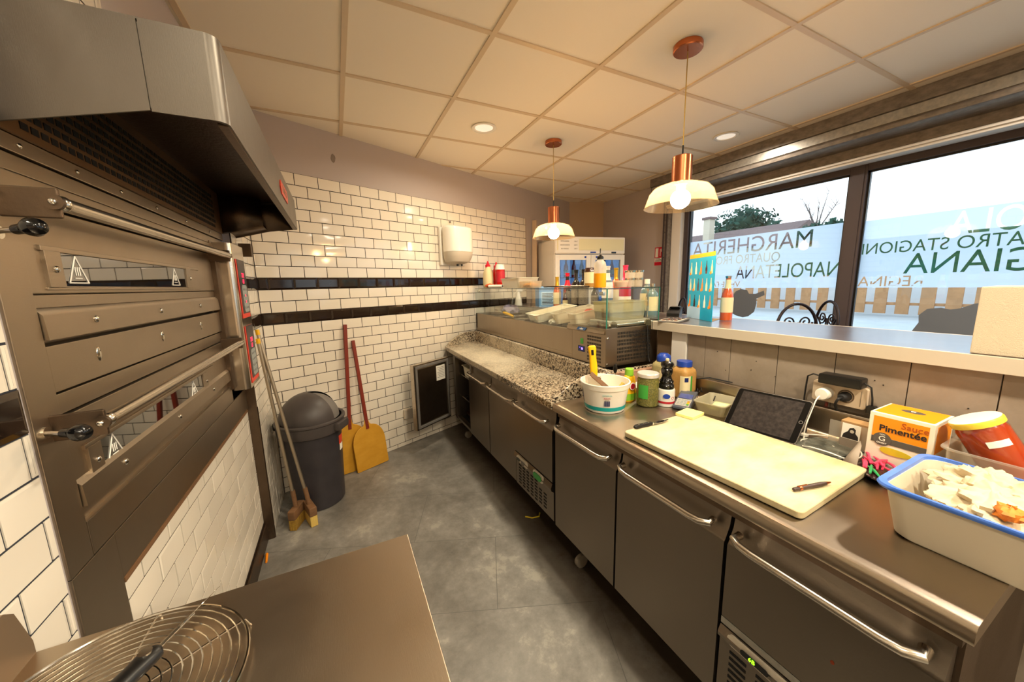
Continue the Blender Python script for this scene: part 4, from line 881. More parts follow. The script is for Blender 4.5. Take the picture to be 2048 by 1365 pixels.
def crumple(mb, c, d, m=0, seg=22, amp=.25, seed=0, flat=0):
    rnd = random.Random(seed); ph = [(rnd.uniform(2, 7), rnd.uniform(2, 7), rnd.uniform(0, 6), rnd.uniform(0, 6)) for _ in range(6)]; V = []; Fc = []; k = seg//2
    for i in range(k+1):
        u = pi*i/k
        for j in range(seg):
            v = 2*pi*j/seg; s = 1+amp*sum(sin(a*u+p)*cos(round(b)*v+q) for a, b, p, q in ph)/3+rnd.uniform(-amp, amp)*.25*(0 < i < k)
            V.append((c[0]+d[0]*s*sin(u)*cos(v), c[1]+d[1]*s*sin(u)*sin(v), c[2]+max(-1 if not flat else -.3, -cos(u))*d[2]*s))
    for i in range(k):
        for j in range(seg): Fc.append((i*seg+j, i*seg+(j+1) % seg, (i+1)*seg+(j+1) % seg, (i+1)*seg+j))
    return mb.mesh(V, Fc, m)
m = MB(); crumple(m, (0, 0, .022), (.05, .03, .02), 0, 22, .2, 3); solo('sauce_sachets', 'orange-red crumpled pouch lying in front of the squeeze bottles', 'pouch', m, 'pack_sauce', (1.35, 3.22, GZ))
m = MB(); m.tube([(0, -.09, .016), (0, .09, .016)], .0155, 20, 0); m.tube([(0, -.091, .016), (0, -.0895, .016)], .010, 16, 1); solo('paper_roll', 'rolled-up sheet lying on the glass cover below the sauce bottles', 'roll', m, ['paper', 'ink_grey'], (1.35, 3.08, GZ), .35)
def tray(mb, w, d, h, t=.0025, taper=.85, rim=.012, m=0, r=.02):
    """open plastic tray, outer rim w x d"""
    A = lambda s, z, e=0: [(x, y, z) for x, y in rrect(w*s-e, d*s-e, r*s, 5)]
    mb.loft([A(taper, 0), A(1-.06*0-rim*2/max(w, d), h-.004), A(1, h-.004), A(1, h), A(1-rim*2/max(w, d), h, t), A(taper, t, 2*t)], m, True, True, True); return mb
plasticmat('plastic_clear', '#f3eee4', .74, .2); plasticmat('plastic_cloudy', '#efe6d4', .28, .35); mat('tub_white', '#ebe2cf', .4, sub=.1); mat('pasta', '#e0a32c', .55, noise=(60, .7, '#a8641a'), bump=(80, .6)); mat('cheese', '#ecd56a', .6, noise=(80, .6, '#e0b93e'), bump=(90, .7)); mat('tomato', '#c93018', .35, noise=(30, .5, '#e8633a')); mat('herb', '#7d7a45', .8, noise=(140, .8, '#4e5228'), bump=(120, .8))
m = tray(MB(), .46, .20, .085, m=0, rim=.008); solo('plastic_tray', 'long white plastic tray on the glass cover behind the pasta box', 'tray', m, 'tub_white', (1.47, 2.84, GZ), radians(84))
t = thing('food_container', 'clear lidded container of yellow pasta on the glass cover', 'container', (1.40, 2.50, GZ), radians(100))
m = tray(MB(), .18, .125, .05, rim=.005); link('tub', m, 'plastic_clear', t, world=False); m = MB(); m.prism(rrect(.185, .13, .022), .004, 0, z0=.050); link('lid', m, 'plastic_clear', t, world=False)
m = MB(); crumple(m, (0, 0, .020), (.075, .05, .018), 0, 28, .12, 5); link('pasta', m, 'pasta', t, world=False)
t = thing('squeeze_bottle', 'tall clear squeeze bottle half full of orange sauce on the glass cover', 'bottle', (1.385, 1.648, GZ))
plasticmat('bottle_clear', '#efeadc', .55, .15); mat('orange_sauce', '#ef9a0e', .3)
m = MB(); m.lathe([(0, 0), (.032, 0), (.035, .004), (.035, .125), (.030, .145), (.017, .158), (.017, .165)], (0, 0, 0), 30, 0); link('bottle_body', m, 'bottle_clear', t, world=False)
m = MB(); m.lathe([(0, .0), (.0325, .0), (.0354, .004), (.0354, .082), (0, .083)], (0, 0, 0), 30, 0); link('sauce', m, 'orange_sauce', t, world=False)
m = MB(); m.lathe([(0, .164), (.0185, .162), (.0185, .176), (.010, .184), (.004, .192), (.003, .222), (0, .223)], (0, 0, 0), 20, 0); m.tube([(.015, 0, .178), (.028, .004, .172)], .0015, 6, 0); link('nozzle_cap', m, 'black', t, world=False)
t = thing('sauce_cup', 'small plastic cup of orange sauce beside the squeeze bottle', 'cup', (1.50, 1.60, GZ))
m = MB(); m.lathe([(0, 0), (.034, 0), (.044, .038), (.046, .040), (.043, .038), (.033, .002)], (0, 0, 0), 28, 0); link('cup', m, 'plastic_cloudy', t, world=False); m = MB(); m.lathe([(0, .002), (.0345, .003), (.041, .030), (0, .031)], (0, 0, 0), 28, 0); mat('sauce_tan', '#d9853a', .4); link('sauce', m, 'sauce_tan', t, world=False)
cup0 = None
for k, (x, y, n) in enumerate(((1.60, 1.63, 1), (1.655, 1.62, 1))):
    t = thing('plastic_cup', ['tall clear cup on the glass cover behind the orange sauce cup', 'tall clear cup with silver bands at the right of its twin'][k], 'cup', (x, y, GZ))
    m = MB(); m.lathe([(0, 0), (.026, 0), (.031, .095), (.033, .097), (.030, .095), (.0255, .002)], (0, 0, 0), 26, 0); link('cup_wall', m, 'plastic_clear', t, world=False)
    m = MB(); m.lathe([(.0305, .088), (.0325, .098), (.034, .096), (.0315, .086)], (0, 0, 0), 26, 0); m.lathe([(.0285, .042), (.0295, .052), (.0305, .052), (.0295, .042)], (0, 0, 0), 26, 0); link('rim_band', m, 'chrome', t, world=False)
mat('tongs_dark', '#4b4037', .35, metal=.8)
for k, (x, y, a) in enumerate(((1.42, 2.16, .15), (1.44, 1.93, -.1))):
    t = thing('serving_tongs', ['dark tongs lying on the glass cover, nearer the pasta container', 'dark tongs lying on the glass cover, nearer the squeeze bottle'][k], 'tongs', (x, y, GZ), pi/2+a)
    for s in (-1, 1):
        m = MB(); m.tube([(-.13, 0, .006+.002*s), (-.05, .012*s, .008), (.08, .016*s, .008), (.13, .008*s, .006)], .005, 8, 0, rs=[.004, .006, .005, .004]); link('arm', m, 'tongs_dark', t, world=False)
# blue box, white dispenser and cables behind the far end
mat('box_blue', '#6f9fd2', .45); mat('box_blue_light', '#a9cdec', .5)
t = thing('blue_box', 'pale blue plastic box with printed white label behind the glass cover', 'box', (1.86, 3.00, BZ), radians(-14))
m = MB(); m.box(-.10, .10, -.07, .07, 0, .19, 0, .008); link('box_body', m, 'box_blue', t, world=False); m = MB(); m.box(-.104, .104, -.074, .074, .165, .20, 0, .008); link('lid', m, 'box_blue', t, world=False)
m = MB(); m.box(-.078, .078, -.0725, -.071, .02, .15, 0)
for k in range(8): m.box(-.07, .07-.02*((k*7) % 3), -.0733, -.0725, .030+k*.014, .036+k*.014, 1)
link('printed_label', m, ['box_blue_light', 'ink'], t, world=False)
t = thing('spray_gun', 'white plastic sprayer standing behind the far end of the glass cover', 'sprayer', (1.76, 3.42, BZ), .4)
m = MB(); m.lathe([(0, 0), (.04, 0), (.042, .01), (.03, .08), (.018, .12), (.015, .15), (0, .15)], (0, 0, 0), 24, 0); link('body', m, 'white', t, world=False); m = MB(); m.cbox((.02, 0, .165), (.09, .03, .035), 0, .008); link('spray_head', m, 'white', t, world=False)
m = MB(); m.tube([(-.02, 0, .15), (-.06, .02, .12), (-.07, .03, .05), (-.05, .05, .004)], .003, 8, 0); m.tube([(.02, 0, .14), (.07, .01, .10), (.09, .03, .03), (.07, .06, .004)], .003, 8, 0); link('cable', m, 'cable_white', t, world=False)
# ============================================================ things in the well of the topping refrigerator
WZ = 1.152
def gn(name, label, loc, w, d, h, mt, cont=None, contmt=None, rot=0, seed=1, cz=.5, cs=.7, taper=.86):
    t = thing(name, label, 'container', (loc[0], loc[1], loc[2]+.028), (0, radians(-11), rot))
    m = tray(MB(), w, d, h, taper=taper); link('tub', m, mt, t, world=False)
    if cont:
        m = MB(); crumple(m, (0, 0, h*cz*.5), (w*.5*cs, d*.5*cs, h*cz*.6), 0, 30, .10, seed, 1); link(cont, m, contmt, t, world=False)
    return t
mat('bag_film', '#9b8fa6', .3, coat=.4, bump=(18, .6))
m = MB(); crumple(m, (0, 0, .045), (.17, .085, .05), 0, 40, .18, 11, 1); solo('plastic_bag', 'crumpled mauve-grey plastic bag at the far end inside the glass cover', 'bag', m, 'bag_film', (1.45, 2.98, WZ), radians(62))
t = thing('yellow_scraper', 'yellow-handled scraper resting on the far rim of the topping refrigerator', 'scraper', (1.325, 2.78, 1.168), (radians(-4), radians(14), radians(-72)))
m = MB(); m.tube([(-.06, 0, .012), (-.03, 0, .014), (.03, 0, .014), (.065, 0, .012)], .011, 14, 0, rs=[.009, .0125, .012, .0105]); link('handle', m, 'yellow', t, world=False); m = MB(); m.box(-.16, -.055, -.02, .02, .010, .0115, 0); link('blade', m, 'chrome', t, world=False)
gn('food_tray', 'white tray with grated yellow cheese inside the glass cover', (1.47, 2.30, 1.155), .34, .26, .060, 'tub_white', 'grated_cheese', 'cheese', radians(-12), 4, .35, .45)
gn('food_tray', 'cloudy white tub with red tomato pieces inside the glass cover', (1.49, 2.045, 1.155), .30, .15, .075, 'plastic_cloudy', 'tomato_pieces', 'tomato', radians(-22), 8, .5, .35)
t = gn('food_tray', 'cloudy tub holding bright red peppers left of the herb tub', (1.49, 1.865, 1.165), .28, .14, .075, 'plastic_cloudy', 'red_peppers', 'tomato', radians(-14), 9, .9, .35)
m = MB(); crumple(m, (0, 0, .02), (.05, .03, .02), 0, 20, .3, 2); solo('food_scraps', 'whitish sliced mozzarella lying between the food tubs', 'food', m, 'tub_white', (1.37, 2.10, WZ))
plasticmat('tub_milky', '#e9e2c8', .58, .3)
t = thing('herb_container', 'large cloudy tub half full of dried green herbs inside the glass cover', 'container', (1.50, 1.605, 1.222))
m = tray(MB(), .30, .17, .105, taper=.86, rim=.008); link('tub', m, 'tub_milky', t, world=False); m = MB(); m.loft([[(x, y, .003) for x, y in rrect(.252, .138, .018)], [(x, y, .045) for x, y in rrect(.268, .150, .018)]], 0, True, True, True); link('dried_herbs', m, 'herb', t, world=False)
t = thing('steel_pan_lid', 'flat steel pan lid with a clip under the herb tub', 'lid', (1.50, 1.60, 1.187)); m = MB(); m.box(-.17, .17, -.09, .09, 0, .018, 0, .004); m.box(-.185, -.165, -.02, .02, .008, .022, 0, .003); m.tube([(-.17, -.09, .012), (.17, -.09, .012)], .011, 12, 0); link('pan_lid', m, 'steel_bright', t, world=False); m = MB(); m.box(-.16, .16, -.08, .08, .018, .034, 0, .003); link('pan_base', m, 'plastic_cloudy', t, world=False)
# ============================================================ things on the stainless worktop
TZ = .8605
t = thing('plastic_bucket', 'white plastic bucket with a turquoise stripe at the far end of the worktop', 'bucket', (1.075, 1.232, TZ))
mat('bucket_white', '#eee6d6', .35, sub=.05)
m = MB(); m.lathe([(0, 0), (.086, 0), (.089, .003), (.1045, .105), (.1085, .106), (.110, .112), (.1115, .126), (.113, .130), (.111, .133), (.106, .132), (.1035, .11), (.086, .006), (0, .006)], (0, 0, 0), 56, 0); link('bucket_body', m, 'bucket_white', t, world=False)
m = MB(); m.lathe([(.0912, .012), (.0940, .030)], (0, 0, 0), 56, 0); link('turquoise_stripe', m, 'teal', t, world=False)
m = MB(); m.lathe([(.0944, .035), (.1036, .095)], (0, 0, 0), 8, 0, a0=radians(128), a1=radians(158)); link('dark_side_label', m, 'blue_deep', t, world=False)
Xl = Matrix.Rotation(radians(-103), 4, 'Z')
m = MB()
for k in range(9): m.box(-.012+k*.0028, -.0107+k*.0028+.0004*(k % 3), -.0983, -.0968, .038, .062, 0, X=Matrix.Rotation(radians(-35), 4, 'Z'))
link('barcode', m, 'blue_deep', t, world=False)
for s, z, sz, mt in (('BOITE DE 2 KG', .088, .006, 'teal'), ('MAYO', .074, .010, 'red_label'), ('SAUCE', .066, .006, 'ink_grey')):
    a = radians(-35); n_ = Vector((sin(a), -cos(a), 0)); r_ = .0905+.143*z/1.0+.0022
    text('bucket_lettering', s, sz, frame(n_*r_+Vector((0, 0, z)), (cos(a), sin(a), 0), (0, 0, 1)), mt, t)
m = MB(); m.lathe([(0, .04), (.092, .045)], (0, 0, 0), 40, 0); link('mayonnaise', m, 'cream', t, world=False)
t = thing('kitchen_scraper', 'yellow-handled scraper standing upright in the white bucket', 'scraper', (1.055, 1.270, TZ+.05), (radians(-6), radians(-5), -.6))
m = MB(); m.loft([[(x, y, z) for x, y in rrect(w, d, d*.45, 4)] for w, d, z in ((.026, .022, .085), (.032, .026, .10), (.036, .027, .14), (.031, .025, .19), (.039, .026, .222), (.036, .024, .232), (.024, .014, .237))], 0, True, True, True); link('handle', m, 'yellow', t, world=False)
m = MB(); m.box(-.006, .006, -.0142, .0142, .192, .218, 0, .002); link('hang_hole', m, 'hole', t, world=False); m = MB(); m.box(-.03, .03, -.001, .001, -.03, .088, 0); link('blade', m, 'chrome', t, world=False)
t = thing('wooden_spatula', 'brown wooden spatula leaning on the rim inside the white bucket', 'spatula', (1.118, 1.210, TZ+.06), tuple(Vector((0, 0, 1)).rotation_difference(Vector((-.66, .33, .67))).to_euler()))
m = MB(); m.box(-.011, .011, -.004, .004, -.02, .155, 0, .003); link('spatula_stick', m, 'wood', t, world=False)
mat('brush_bristle', '#dcbb62', .8, bump=(200, .8, (1, 1, .05)))
t = thing('pastry_brush', 'small pastry brush with pale bristles inside the bucket', 'brush', (1.13, 1.19, TZ+.10), (radians(30), radians(20), .6)); m = MB(); m.box(-.02, .02, -.006, .006, -.03, .025, 0, .003); link('bristles', m, 'brush_bristle', t, world=False)
# jars behind the bucket
mat('herbs_jar', '#8e8038', .5, noise=(180, .9, '#3d4520', (1, 1, 1)), bump=(150, .6)); mat('lid_grey', '#cfc8c0', .35, metal=.3)
t = thing('herb_jar', 'glass jar packed with dried herbs under a pale lid with a green label', 'jar', (1.275, 1.165, TZ))
m = MB(); m.lathe([(0, 0), (.044, 0), (.048, .005), (.048, .120), (.043, .133), (.043, .14), (0, .14)], (0, 0, 0), 36, 0); link('dried_herbs', m, 'herbs_jar', t, world=False)
m = MB(); m.lathe([(.0452, 0), (.0492, .005), (.0492, .120), (.0442, .134)], (0, 0, 0), 36, 0); link('glass_wall', m, 'cover_glass', t, world=False)
m = MB(); m.lathe([(0, .156), (.046, .156), (.0485, .153), (.0485, .138), (.046, .137)], (0, 0, 0), 36, 0); link('lid', m, 'lid_grey', t, world=False)
m = MB(); m.lathe([(.0497, .04), (.0497, .105)], (0, 0, 0), 10, 0, a0=radians(170), a1=radians(225)); link('green_label', m, 'green', t, world=False)
t = thing('mustard_bottle', 'yellow squeeze bottle with a green cap left of the herb jar', 'bottle', (1.245, 1.255, TZ))
mat('mustard', '#edb21a', .35); mat('lime', '#7fb52c', .4)
m = MB(); m.X = Matrix.Diagonal((1.25, .8, 1, 1)); m.lathe([(0, 0), (.032, 0), (.035, .006), (.034, .05), (.030, .09), (.026, .118), (.018, .128), (0, .129)], (0, 0, 0), 28, 0); link('bottle_body', m, 'mustard', t, world=False)
m = MB(); m.lathe([(0, .128), (.021, .127), (.020, .158), (.017, .161), (0, .161)], (0, 0, 0), 24, 0); link('cap', m, 'lime', t, world=False)
m = MB(); m.X = Matrix.Diagonal((1.25, .8, 1, 1)); m.lathe([(.0357, .008), (.0352, .04)], (0, 0, 0), 28, 0); link('green_band', m, 'lime', t, world=False)
m = MB(); m.X = Matrix.Translation((-.004, -.029, .078)) @ Matrix.Rotation(pi/2, 4, 'X') @ Matrix.Rotation(0, 4, 'X'); m.cyl((0, 0, 0), .018, .002, 0, 24); m.cyl((0, 0, .002), .014, .0006, 1, 24); link('round_label', m, ['paper', 'red_label'], t, world=False)
t = thing('salt_pot', 'white pot with a red band and a blue oval label, under the pepper mill', 'pot', (1.345, 1.120, TZ))
m = MB(); m.lathe([(0, 0), (.037, 0), (.039, .003), (.039, .076), (.036, .082), (0, .083)], (0, 0, 0), 32, 0); link('pot_body', m, 'white', t, world=False)
m = MB(); m.lathe([(.0396, .016), (.0396, .026)], (0, 0, 0), 32, 0); link('red_band', m, 'red_label', t, world=False)
a = radians(225); n_ = Vector((cos(a), sin(a), 0))
m = MB(); m.lathe([(0, 0), (.0125, 0), (.0125, .0012), (0, .0012)], (0, 0, 0), 24, 0, X=frame(n_*.0392+Vector((0, 0, .052)), (-n_.y, n_.x, 0), (0, 0, 1)) @ Matrix.Diagonal((1.25, .9, 1, 1))); link('blue_oval', m, 'blue', t, world=False)
n2 = Vector((cos(a+.75), sin(a+.75), 0)); m = MB(); m.tube([n2*.0395+Vector((-n2.y*.006*cos(q), n2.x*.006*cos(q), .043+.006*sin(q))) for q in [i*pi/8 for i in range(16)]], .0008, 4, 0, closed=True); link('red_seal', m, 'red_label', t, world=False)
t = thing('pepper_mill', 'black turned pepper mill with a light wooden tip on the salt pot', 'mill', (1.345, 1.120, TZ+.083))
m = MB(); m.lathe([(0, 0), (.033, 0), (.034, .004), (.034, .016), (.030, .020), (.029, .026), (.0315, .030), (.0315, .034), (.026, .040), (.021, .052), (.020, .062), (.024, .070), (.026, .080), (.0255, .090), (.020, .096), (.026, .102), (.0285, .112), (.025, .122), (.012, .127), (0, .128)], (0, 0, 0), 36, 0); link('mill_body', m, 'black_gloss', t, world=False)
m = MB(); m.lathe([(.0, .126), (.007, .126), (.009, .132), (.007, .139), (0, .141)], (0, 0, 0), 16, 0); link('tip', m, 'board', t, world=False)
mat('spice_tan', '#b88d4e', .5, noise=(90, .5, '#a37637')); mat('spice_pale', '#b7a877', .5, noise=(90, .5, '#8f8c62'))
for k, (x, y, cont, h, lab) in enumerate(((1.500, 1.272, 'spice_pale', 1.0, 'tall spice jar with a domed blue lid, left one behind the pepper mill'), (1.522, 1.166, 'spice_tan', .93, 'spice jar of tan powder with a flat blue lid, right of the domed one'))):
    t = thing('spice_jar', lab, 'jar', (x, y, TZ))
    P = [(0, 0), (.042, 0), (.046, .005), (.046, .135), (.042, .152), (.030, .165), (.030, .17)]
    m = MB(); m.lathe([(r, z*h) for r, z in P], (0, 0, 0), 32, 0, sq=5); link('contents', m, cont, t, world=False)
    m = MB()
    if k == 0: m.lathe([(0, .208), (.020, .205), (.031, .196), (.035, .184), (.035, .166), (.030, .165)], (0, 0, 0), 32, 0)
    else: m.lathe([(0, .183), (.034, .183), (.036, .180), (.036, .157), (.030, .156)], (0, 0, 0), 32, 0)
    link('lid', m, 'blue', t, world=False)
    a = radians(232); n_ = Vector((cos(a), sin(a), 0)); u_ = Vector((-n_.y, n_.x, 0))
    m = MB(); m.lathe([(.0492, .03*h), (.0492, .125*h)], (0, 0, 0), 10, 0, a0=radians(200), a1=radians(268), sq=5); link('label', m, 'label_cream', t, world=False)
    m = MB(); m.lathe([(.0497, .03*h), (.0497, .125*h)], (0, 0, 0), 4, 0, a0=radians(255), a1=radians(268), sq=5); link('green_strip', m, 'green', t, world=False)
    m = MB(); m.lathe([(.0497, .095*h), (.0497, .118*h)], (0, 0, 0), 4, 0, a0=radians(222), a1=radians(240), sq=5); link('dark_emblem', m, 'blue_deep', t, world=False)
# stone-like lump and flour bag beside the granite cheek
mat('pink_stone', '#bd9478', .7, noise=(45, .8, '#7a5a48'), bump=(50, .5))
m = MB(); m.prism([(1.30, 1.405), (1.575, 1.405), (1.575, 1.375), (1.33, 1.375)], .10, 0, z0=TZ); solo('stone_upstand', 'pinkish speckled stone strip behind the jars, below the side vents', 'stone', m, 'pink_stone')
m = MB(); crumple(m, (0, 0, .03), (.06, .022, .03), 0, 26, .12, 7, 1); solo('folded_cloth', 'small crumpled pale cloth between the bucket and the stone strip', 'cloth', m, 'paper', (1.40, 1.33, TZ), .2)
t = thing('small_spoon', 'small dark-handled spoon leaning on the corner of the topping refrigerator', 'spoon', (1.262, 1.365, TZ+.02), (radians(10), radians(-12), .3)); m = MB(); m.tube([(0, 0, 0), (-.005, 0, .05), (-.015, 0, .11)], .003, 8, 0, rs=[.0022, .0022, .0022]); link('shaft', m, 'chrome', t, world=False); m = MB(); m.ball((-.02, 0, .135), .013, 0, 16, sc=(.5, .9, 2)); link('spoon_handle', m, 'black', t, world=False)
# card terminal
mat('terminal_grey', '#4b4f58', .35); mat('terminal_light', '#a7a39c', .4); mat('screen_blue', '#3f4b86', .15, coat=.5)
t = thing('card_terminal', 'grey payment card terminal with a coiled cable lying beside the salt pot', 'terminal', (1.425, 1.075, TZ), radians(26))
m = MB(); m.prism([(-.088, .0), (.085, .0), (.085, .046), (.03, .040), (-.07, .018), (-.088, .014)], .074, 0, Matrix(((1, 0, 0, 0), (0, 0, -1, .037), (0, 1, 0, 0), (0, 0, 0, 1)))); o = link('housing', m, 'terminal_grey', t, world=False); b = o.modifiers.new('b', 'BEVEL'); b.width = .004; b.segments = 2
S_ = Matrix.Translation((-.07, 0, .0185)) @ Matrix.Rotation(radians(-12.4), 4, 'Y')
m = MB(); m.box(.062, .105, -.028, .028, .0, .0022, 0, .001, X=S_); link('screen', m, 'screen_blue', t, world=False)
kp = MB(); kp.box(-.008, .056, -.030, .030, 0, .0012, 0, X=S_); kpo = link('keypad_plate', kp, 'terminal_light', t, world=False)
for r in range(4):
    for c in range(4):
        m = MB(); mt = 'keypad'
        if c == 0: mt = ('led_green2' if False else ('green', 'yellow', 'orange', 'keypad')[r])
        m.box(.0+r*.0135, .0095+r*.0135, -.026+c*.0135, -.0155+c*.0135, .0012, .0035, 0, .0008, X=S_); link('key', m, mt, kpo, world=False)
m = MB(); P = []
for i in range(140):
    u = i/139; a = u*2*pi*11; cx = 1.53+.09*sin(u*pi*.9)-.02; cy = 1.10-.07*u+.03*sin(u*6); P.append((cx+.010*cos(a), cy+.006*cos(a), .885+.012*sin(a)+.018*sin(u*pi)))
m.tube(P, .0022, 6, 0); m.tube([(1.50, 1.14, .90), (1.55, 1.15, .95), (1.60, 1.08, .965), (1.615, .98, .963)], .003, 8, 0); solo('coiled_cable', 'black coiled cable heaped behind the card terminal', 'cable', m, 'rubber')
# tub with papers
t = thing('takeaway_tub', 'clear ribbed food tub holding folded notes, left of the tablet', 'tub', (1.475, .955, TZ), radians(12))
plasticmat('tub_clear', '#ddd6bd', .35, .25)
m = tray(MB(), .185, .135, .052, taper=.80, rim=.005); link('tub', m, 'tub_clear', t, world=False)
m = MB()
for k in range(22):
    x = -.072+k*.0069
    for s in (-1, 1): m.tube([(x*.93, s*.0555, .006), (x, s*.0645, .046)], .0009, 4, 0)
link('ribs', m, 'tub_clear', t, world=False)['kind'] = 'stuff'
mat('note_green', '#d9dfa9', .7); mat('note_yellow', '#ece394', .6)
for k, (x, y, z, r, lab) in enumerate(((.02, -.01, .025, .3, 'pale green folded note on top in the ribbed tub'), (-.01, .01, .014, .9, 'pale green folded note lying lower in the ribbed tub'))):
    m = MB(); m.mesh([(-.04, -.03, 0), (0, -.03, .006), (.04, -.03, .001), (-.04, .03, .002), (0, .03, .009), (.04, .03, 0)], [(0, 1, 4, 3), (1, 2, 5, 4)], 0); solo('folded_note', lab, 'note', m, 'note_green', (1.475+x, .955+y, TZ+z), r, solid=.001)
m = MB(); m.box(-.047, .047, -.036, .036, 0, .011, 0, .0006); solo('sticky_notes', 'thick pad of pale yellow sticky notes on the far edge of the board', 'notepad', m, 'note_yellow', (1.277, .940, .8822), radians(10))
# cutting board
mb = MB(); mb.prism(rrect(.40, .565, .015, 4), .020, 0); t = solo('cutting_board', 'large worn cream plastic cutting board on the worktop', 'board', mb, 'board', (1.137, .679, TZ+.0005), radians(2.6)); b = t.modifiers.new('b', 'BEVEL'); b.width = .003; b.segments = 2; b.limit_method = 'ANGLE'
KZ = .8822
t = thing('paring_knife', 'paring knife with a black riveted handle on the near left corner of the board', 'knife', (1.06, .942, KZ), radians(-3))
m = MB(); m.loft([[(x, y, z+.0015) for y, z in ((-w, 0), (w, 0), (w*1.05, h*.5), (w*.7, h), (-w*.7, h), (-w*1.05, h*.5))] for x, w, h in ((-.085, .006, .008), (-.078, .0095, .011), (-.05, .008, .011), (-.02, .009, .011), (.0, .007, .010))], 0, True, True, True)
for x in (-.065, -.04, -.015): m.ball((x, 0, .0125), .0022, 1, 8, sc=(1, 1, .3))
link('knife_handle', m, ['black', 'chrome'], t, world=False)
m = MB(); m.prism([(.0, -.008), (.012, -.011), (.05, -.010), (.085, -.002), (.092, .004), (.04, .007), (.0, .007)], .0014, 0, z0=.005); m.box(-.003, .004, -.009, .008, .002, .010, 0, .001); link('knife_blade', m, 'chrome', t, world=False)
t = thing('ballpoint_pen', 'dark brown ballpoint pen with copper ends on the near right corner of the board', 'pen', (1.093, .431, KZ+.006), (0, 0, radians(-12.5)))
mat('pen_brown', '#4a3a34', .4, metal=.3); m = MB(); XR = Matrix.Rotation(pi/2, 4, 'Y'); m.lathe([(0, -.066), (.004, -.065), (.0052, -.062), (.0052, -.052), (.0055, -.05), (.0058, .03), (.0045, .045), (0, .046)], (0, 0, 0), 18, 0, XR); link('barrel', m, 'pen_brown', t, world=False)
m = MB(); m.lathe([(.0059, -.048), (.006, -.040), (.0059, -.039)], (0, 0, 0), 18, 0, XR); m.lathe([(.0046, .045), (.002, .062), (0, .064)], (0, 0, 0), 14, 0, XR); m.box(-.052, -.02, -.0015, .0015, .006, .0075, 0); link('copper_trim', m, 'copper', t, world=False)
# tablet
t = thing('tablet', 'black tablet with a dusty dark screen leaning against the back ledge', 'tablet', (1.368, .725, TZ), (0, 0, 0))
ax = Vector((.035, -.222, 0)).normalized(); up = Vector((.088, .0, .130)).normalized(); 
X = frame((0, 0, .002), ax, up)
mat('tablet_screen', '#262222', .22, coat=.3, noise=(70, .5, '#4a4340'), bump=(160, .05)); mat('tablet_alu', '#8d8680', .35, metal=.9)
m = MB(); m.prism(rrect(.238, .166, .010, 5, 0, .083), .007, 0, X, z0=-.0035); link('tablet_body', m, 'tablet_alu', t, world=False)
m = MB(); m.prism(rrect(.234, .162, .009, 5, 0, .083), .0006, 0, X, z0=.0036); link('tablet_glass', m, 'black_gloss', t, world=False)
m = MB(); m.box(-.100, .098, .010, .156, .0042, .0045, 0, X=X); link('screen', m, 'tablet_screen', t, world=False)
m = MB(); m.lathe([(.0045, 0), (.006, 0), (.006, .0006), (.0045, .0006)], (0, 0, 0), 20, 0, X @ Matrix.Translation((.108, .083, .0043))); link('home_button', m, 'ink_grey', t, world=False)
mat('stand_dark', '#1f1b19', .6); 
t = thing('tablet_stand', 'dark wedge behind the tablet, keeping it upright', 'stand', (1.52, .72, TZ)); m = MB(); m.prism([(-.03, 0), (.035, 0), (.035, .06), (.02, .075), (-.01, .04)], .14, 0, Matrix(((1, 0, 0, 0), (0, 0, -1, .07), (0, 1, 0, 0), (0, 0, 0, 1)))); link('wedge', m, 'stand_dark', t, world=False)
# socket plate, adapter, plugs, cables on the cladding
mat('socket_beige', '#d8c3a8', .4)
t = thing('wall_socket', 'beige double wall socket on the plank cladding above the tablet', 'socket', (1.63, .594, 1.012))
m = MB(); m.prism(rrect(.155, .076, .008), .018, 0, frame((1.63, .594, 1.014), (0, -1, 0), (0, 0, 1)) @ Matrix.Scale(-1, 4, (0, 0, 1)) @ Matrix.Diagonal((1, 1, -1, 1))); link('plate', m, 'socket_beige', t)
for y in (.625, .571):
    m = MB(); m.lathe([(.0235, 0), (.0235, .002), (.020, .0015), (.019, -.008), (0, -.008)], (0, 0, 0), 28, 0, frame((1.611, y, 1.012), (0, -1, 0), (0, 0, 1))); link('socket_well', m, 'plank_gap' if y < .6 else 'socket_beige', t)
m = MB(); m.box(1.6105, 1.6125, .530, .5305, .985, 1.04, 0); link('module_line', m, 'ink_grey', t)
t = thing('power_adapter', 'black power adapter brick resting on top of the beige wall socket', 'adapter', (1.60, .583, 1.0525), radians(3)); m = MB(); m.box(-.03, .028, -.060, .060, 0, .036, 0, .005); link('adapter_brick', m, 'black', t, world=False)
m = MB(); m.tube([(0, .06, .02), (0, .085, .024), (.01, .105, .010), (.022, .112, -.04), (.024, .114, -.095)], .0028, 8, 0); link('adapter_cable', m, 'rubber', t, world=False); m = MB(); m.tube([(0, -.06, .02), (-.002, -.078, .010), (0, -.084, -.03), (.01, -.083, -.055)], .0028, 8, 0); link('adapter_cable', m, 'rubber', t, world=False)
m = MB(); m.box(-.004, .02, -.095, -.072, -.082, -.055, 0, .003); link('adapter_plug', m, 'black', t, world=False)
t = thing('white_charger', 'round white charger plugged into the left well of the beige socket', 'charger', (1.611, .625, 1.012)); m = MB(); m.lathe([(0, 0), (.020, 0), (.0215, .006), (.0215, .040), (.019, .046), (0, .047)], (0, 0, 0), 28, 0, frame((1.611, .625, 1.012), (0, 1, .0), (0, 0, 1)) @ Matrix.Rotation(pi, 4, 'Y')); link('charger_body', m, 'cable_white', t)
cp = [(1.562, .628, 1.005), (1.545, .63, .99), (1.525, .632, .95), (1.505, .634, .905), (1.492, .632, .870), (1.47, .622, .8645), (1.42, .61, .8645)]
